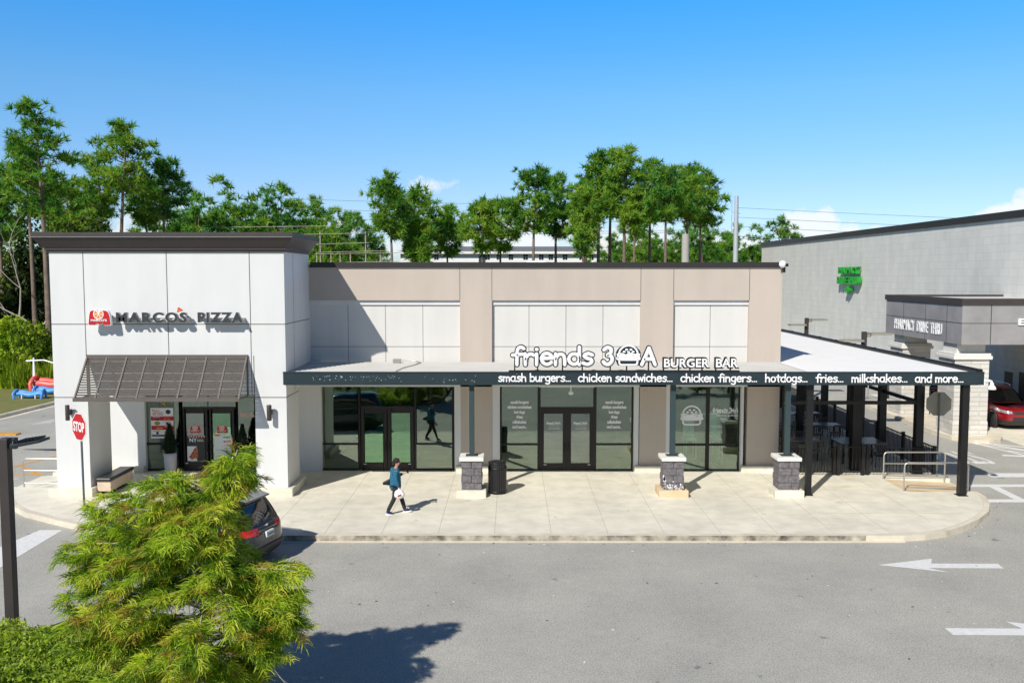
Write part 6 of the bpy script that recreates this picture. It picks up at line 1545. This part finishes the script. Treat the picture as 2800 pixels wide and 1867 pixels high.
# ------------------------------------------------------------------ the pedestrian
def skin(name, chains, m, parent, sub=2, tags=None):
    """chains: lists of ((x,y,z), rx, ry) joined at equal points"""
    vs = []; rs = []; es = []; idx = {}
    def vid(p, r):
        k = tuple(round(v, 4) for v in p)
        if k not in idx: idx[k] = len(vs); vs.append(p); rs.append(r)
        return idx[k]
    for ch in chains:
        ids = [vid(p, r) for p, r in ch]; es += [(a, b) for a, b in zip(ids[:-1], ids[1:])]
    me = bpy.data.meshes.new(name); me.from_pydata(vs, es, []); o = bpy.data.objects.new(name, me); COL.objects.link(o)
    o.modifiers.new('skin', 'SKIN'); sb = o.modifiers.new('sub', 'SUBSURF'); sb.levels = sub; sb.render_levels = sub
    if not me.skin_vertices: me.attributes.new('skin', 'FLOAT', 'POINT')
    for i, r in enumerate(rs):
        d = me.skin_vertices[0].data[i]; d.radius = r if isinstance(r, tuple) else (r, r); d.use_root = (i == 0)
    dg = bpy.context.evaluated_depsgraph_get(); dg.update(); m2 = bpy.data.meshes.new_from_object(o.evaluated_get(dg)); bpy.data.objects.remove(o)
    m2.materials.clear(); m2.materials.append(m); m2.name = name
    for p in m2.polygons: p.use_smooth = True
    return m2
M['skin'] = mat('skin', (.48, .27, .19), .55, var=.05); M['hair'] = mat('dark_hair', (.022, .014, .012), .6, var=.3, scale=30); M['hoodie'] = mat('teal_blue_fleece', (.018, .13, .22), .9, var=.15, scale=9, bump=.3, bscale=20)
M['jeans'] = mat('black_denim', (.020, .020, .024), .85, var=.2, scale=12); M['shoe'] = mat('navy_shoe', (.012, .02, .09), .6, var=.1); M['bagwhite'] = mat('white_plastic_bag', (.82, .82, .80), .35, var=.03, bump=.6, bscale=14)
def person():
    pr = empty('person', (0, 0, 0), 'person in a teal hoodie and black trousers walking right past the glass doors', 'person')
    P = lambda *a: tuple(a)
    fing = []
    def hand(w, d, side, up):
        d = Vector(d).normalized(); side = Vector(side).normalized(); up = Vector(up).normalized(); w = Vector(w); pal = w+d*.055
        out = [[(tuple(w), .018), (tuple(w+d*.03), (.026, .014)), (tuple(pal+d*.02), (.03, .013))]]
        for i, (o, L) in enumerate(((-.026, .06), (-.009, .07), (.009, .066), (.025, .052))):
            b0 = pal+d*.02+side*o; k1 = b0+d*L*.5-up*.008; k2 = k1+d*L*.3-up*.028
            out.append([(tuple(pal+d*.02), (.03, .013)), (tuple(b0+d*.012), .0085), (tuple(k1), .0078), (tuple(k2), .0065)])
        t0 = w+d*.03-side*.022; out.append([(tuple(w+d*.03), (.026, .014)), (tuple(t0-side*.012+d*.012), .010), (tuple(t0-side*.022+d*.045-up*.01), .008)])
        return out
    rw, lw = (.085, -.215, .80), (.235, .13, 1.13)
    chains = [[((0, 0, .86), (.13, .10)), ((-.005, 0, 1.02), (.125, .09)), ((.0, 0, 1.2), (.15, .095)), ((.005, 0, 1.29), (.12, .075)), ((.02, 0, 1.345), .052), ((.035, 0, 1.39), .05), ((.045, 0, 1.44), (.068, .075)), ((.052, 0, 1.50), (.075, .09)), ((.045, 0, 1.555), (.06, .07))],
              [((.005, 0, 1.29), (.12, .075)), ((0, -.15, 1.28), .055), ((-.015, -.2, 1.05), .042), (rw, .026)], [((.005, 0, 1.29), (.12, .075)), ((0, .15, 1.28), .055), ((.03, .21, 1.05), .042), (lw, .026)],
              [((0, 0, .86), (.13, .10)), ((0, -.085, .80), .085), ((-.045, -.09, .46), .056), ((-.235, -.09, .10), .038), ((-.15, -.09, .05), .034)],
              [((0, 0, .86), (.13, .10)), ((0, .085, .80), .085), ((.15, .09, .47), .056), ((.255, .09, .10), .038), ((.345, .095, .065), .034)],
              [((.052, 0, 1.50), (.075, .09)), ((.13, 0, 1.475), .014), ((.142, 0, 1.455), .012)]]
    chains += hand(rw, (.15, .05, -1), (1, 0, .1), (0, -1, 0)); chains += hand(lw, (.8, -.25, .45), (0, 1, .2), (0, 0, 1))
    link('body', skin('body', chains, M['skin'], pr), pr)
    # face and ears
    b = MB()
    for sy in (-1, 1): b.sphere((.118, sy*.032, 1.497), .010, n=8)
    link('eyes', b.build('eyes', M['signdark'], pr).data) if False else b.build('eyes', M['signdark'], pr)
    h = MB(); rng = random.Random(4)
    h.sphere((.03, 0, 1.528), .088, .088, .078, n=16)
    h.tube([(.0, 0, 1.53), (-.04, 0, 1.48), (-.03, 0, 1.42)], [.08, .066, .05], 10)
    for i in range(70):
        a = rng.uniform(0, 6.28); t = rng.uniform(0, 1.5); p = Vector((.03+.088*math.sin(t)*math.cos(a), .088*math.sin(t)*math.sin(a), 1.528+.08*math.cos(t)))
        if p.x > .10 and p.z < 1.54: continue
        q = p+Vector((-.02, rng.uniform(-.01, .01), -.035)); n = (p-Vector((.03, 0, 1.528))).normalized()
        h.tube([p, (p+q)/2+n*.016, q+n*.006], [.013, .014, .004], 5)
    h.build('hair', M['hair'], pr)
    hood = [[((-.012, 0, .69), (.185, .17)), ((-.012, 0, .82), (.185, .17)), ((-.014, 0, .95), (.18, .16)), ((-.012, 0, 1.10), (.175, .15)), ((-.005, 0, 1.24), (.165, .125)), ((.005, 0, 1.325), (.09, .08))],
            [((-.005, 0, 1.24), (.165, .125)), ((0, -.165, 1.265), .078), ((-.01, -.215, 1.05), .07), ((.06, -.225, .87), .058), ((.075, -.225, .825), .046)],
            [((-.005, 0, 1.24), (.165, .125)), ((0, .165, 1.265), .078), ((.03, .215, 1.05), .062), ((.17, .155, 1.105), .050), ((.20, .145, 1.115), .040)]]
    link('hoodie', skin('hoodie', hood, M['hoodie'], pr), pr)
    hd = [[((-.05, 0, 1.345), (.10, .06)), ((-.105, 0, 1.28), (.095, .055)), ((-.125, 0, 1.17), (.07, .04)), ((-.12, 0, 1.10), (.03, .02))]]
    link('hood', skin('hood', hd, M['hoodie'], pr), pr)
    tr = [[((0, 0, .84), (.135, .105)), ((0, -.088, .78), .098), ((-.045, -.09, .46), .070), ((-.14, -.09, .28), .064), ((-.235, -.09, .09), .058)], [((0, 0, .84), (.135, .105)), ((0, .088, .78), .098), ((.15, .09, .47), .070), ((.205, .09, .28), .064), ((.258, .09, .09), .058)]]
    link('trousers', skin('trousers', tr, M['jeans'], pr), pr)
    for (ax, ay, az, tx, tz) in ((-.245, -.09, .075, -.09, .045), (.245, .09, .075, .40, .085)):
        sh = skin('shoe', [[((ax-.03, ay, az+.03), (.045, .045)), ((ax+.02, ay, az), (.05, .045)), (((ax+tx)/2+.01, ay, (az+tz)/2-.005), (.046, .036)), ((tx, ay, tz-.01), (.042, .026))]], M['shoe'], pr)
        o = link('shoe', sh, pr)
        q = MB(); v = Vector((tx-ax, 0, (tz-az)*.9)); c0 = Vector((ax-.05, ay, az-.07)); n = v.normalized()
        q.ext([tuple(c0+n*L_+Vector((0, w_, 0))) for L_, w_ in ((0, -.035), (.1, -.045), (.2, -.047), (.255, -.02), (.255, .02), (.2, .047), (.1, .045), (0, .035))], (0, 0, .035)); q.build('sole', M['signwhite'], o, bevel=.008)
    pr.location = (-3.33, 25.27, .15); pr.rotation_euler = (0, 0, R(8)); pr.scale = (1.0, 1.0, 1.0)
    # things carried
    bg = empty('plastic_bag', (0, 0, 0), 'white plastic carrier bag held at the thigh of the walking person', 'bag')
    rng = np.random.default_rng(3); b = MB(); nv = 16
    rings = [(.02, .10), (.05, .085), (.105, .03), (.125, -.05), (.11, -.12), (.06, -.16), (.01, -.17)]
    vs = []; fs = []
    for i, (r, z) in enumerate(rings):
        for j in range(nv): a = 2*math.pi*j/nv; k = r*(1+.13*rng.normal()); vs.append((.10+k*1.25*math.cos(a), -.235+k*.6*math.sin(a), .66+z+.012*rng.normal()))
    for i in range(len(rings)-1):
        for j in range(nv): fs.append((i*nv+j, (i+1)*nv+j, (i+1)*nv+(j+1) % nv, i*nv+(j+1) % nv))
    b.add(vs, fs, 0, True); b.build('bag_body', M['bagwhite'], bg, subsurf=1)
    q = MB(); q.tube([(.06, -.235, .74), (.09, -.235, .80), (.12, -.235, .74)], .012, 6); q.build('handle', M['bagwhite'], bg)
    q = MB(); q.obox((.095, -.312, .60), (.05, 0, .02), (0, .003, 0), (-.008, 0, .018)); q.build('print', M['red'], bg)
    bg.location = pr.location; bg.rotation_euler = pr.rotation_euler
    sb = empty('shoulder_bag', (0, 0, 0), 'small black bag with a white strap hanging behind the walking person', 'bag')
    b = MB(); b.add([(-.16, -.08, 1.02), (-.16, .06, 1.02), (-.36, .02, .93), (-.36, -.05, .93), (-.16, -.08, .84), (-.16, .06, .84), (-.37, .02, .86), (-.37, -.05, .86)], [(0,1,2,3),(7,6,5,4),(0,3,7,4),(3,2,6,7),(2,1,5,6),(1,0,4,5)]); b.build('bag_body', M['black'], sb, bevel=.02)
    q = MB(); q.tube([(-.17, -.02, .86), (-.20, -.03, .76), (-.17, -.03, .66), (-.12, -.03, .62)], .012, 6); q.build('strap', M['bagwhite'], sb)
    sb.location = pr.location; sb.rotation_euler = pr.rotation_euler
    ph_ = empty('phone', (0, 0, 0), 'dark phone in the raised hand of the walking person', 'phone')
    b = MB(); b.obox((.325, .105, 1.20), (.012, 0, .018), (0, .034, 0), (-.045, 0, .05)); b.build('phone_body', M['black'], ph_, bevel=.004)
    ph_.location = pr.location; ph_.rotation_euler = pr.rotation_euler
person()
# ------------------------------------------------------------------ litter and leaves on the tarmac
rnd = random.Random(12); b = MB()
for i in range(120):
    if i < 60: x, y = rnd.uniform(-6, 13), rnd.uniform(15.5, 22.5)
    elif i < 85: x, y = rnd.uniform(12.2, 15.0), 0; y = 23.6+(x-12.2)*1.35-rnd.uniform(.05, .35)
    else: x, y = rnd.uniform(-6, 12), 22.9-rnd.random()**2*.5
    a = rnd.uniform(0, 6.28); s_ = rnd.uniform(.012, .045)
    b.add([(x+s_*math.cos(a), y+s_*math.sin(a), .006), (x-s_*.5*math.sin(a), y+s_*.5*math.cos(a), .012), (x-s_*math.cos(a), y-s_*math.sin(a), .008), (x+s_*.5*math.sin(a), y-s_*.5*math.cos(a), .014)], [(0, 1, 2, 3)], i % 3)
M['deadleaf'] = mat('dead_leaf', (.16, .08, .035), .9, var=.3); M['darkleaf'] = mat('dark_leaf', (.03, .025, .02), .9)
tag(b.build('fallen_leaves', [M['darkleaf'], M['deadleaf'], M['signwhite']]), 'scattered dead leaves and scraps on the tarmac and along the kerb', 'leaves', None, 'stuff')
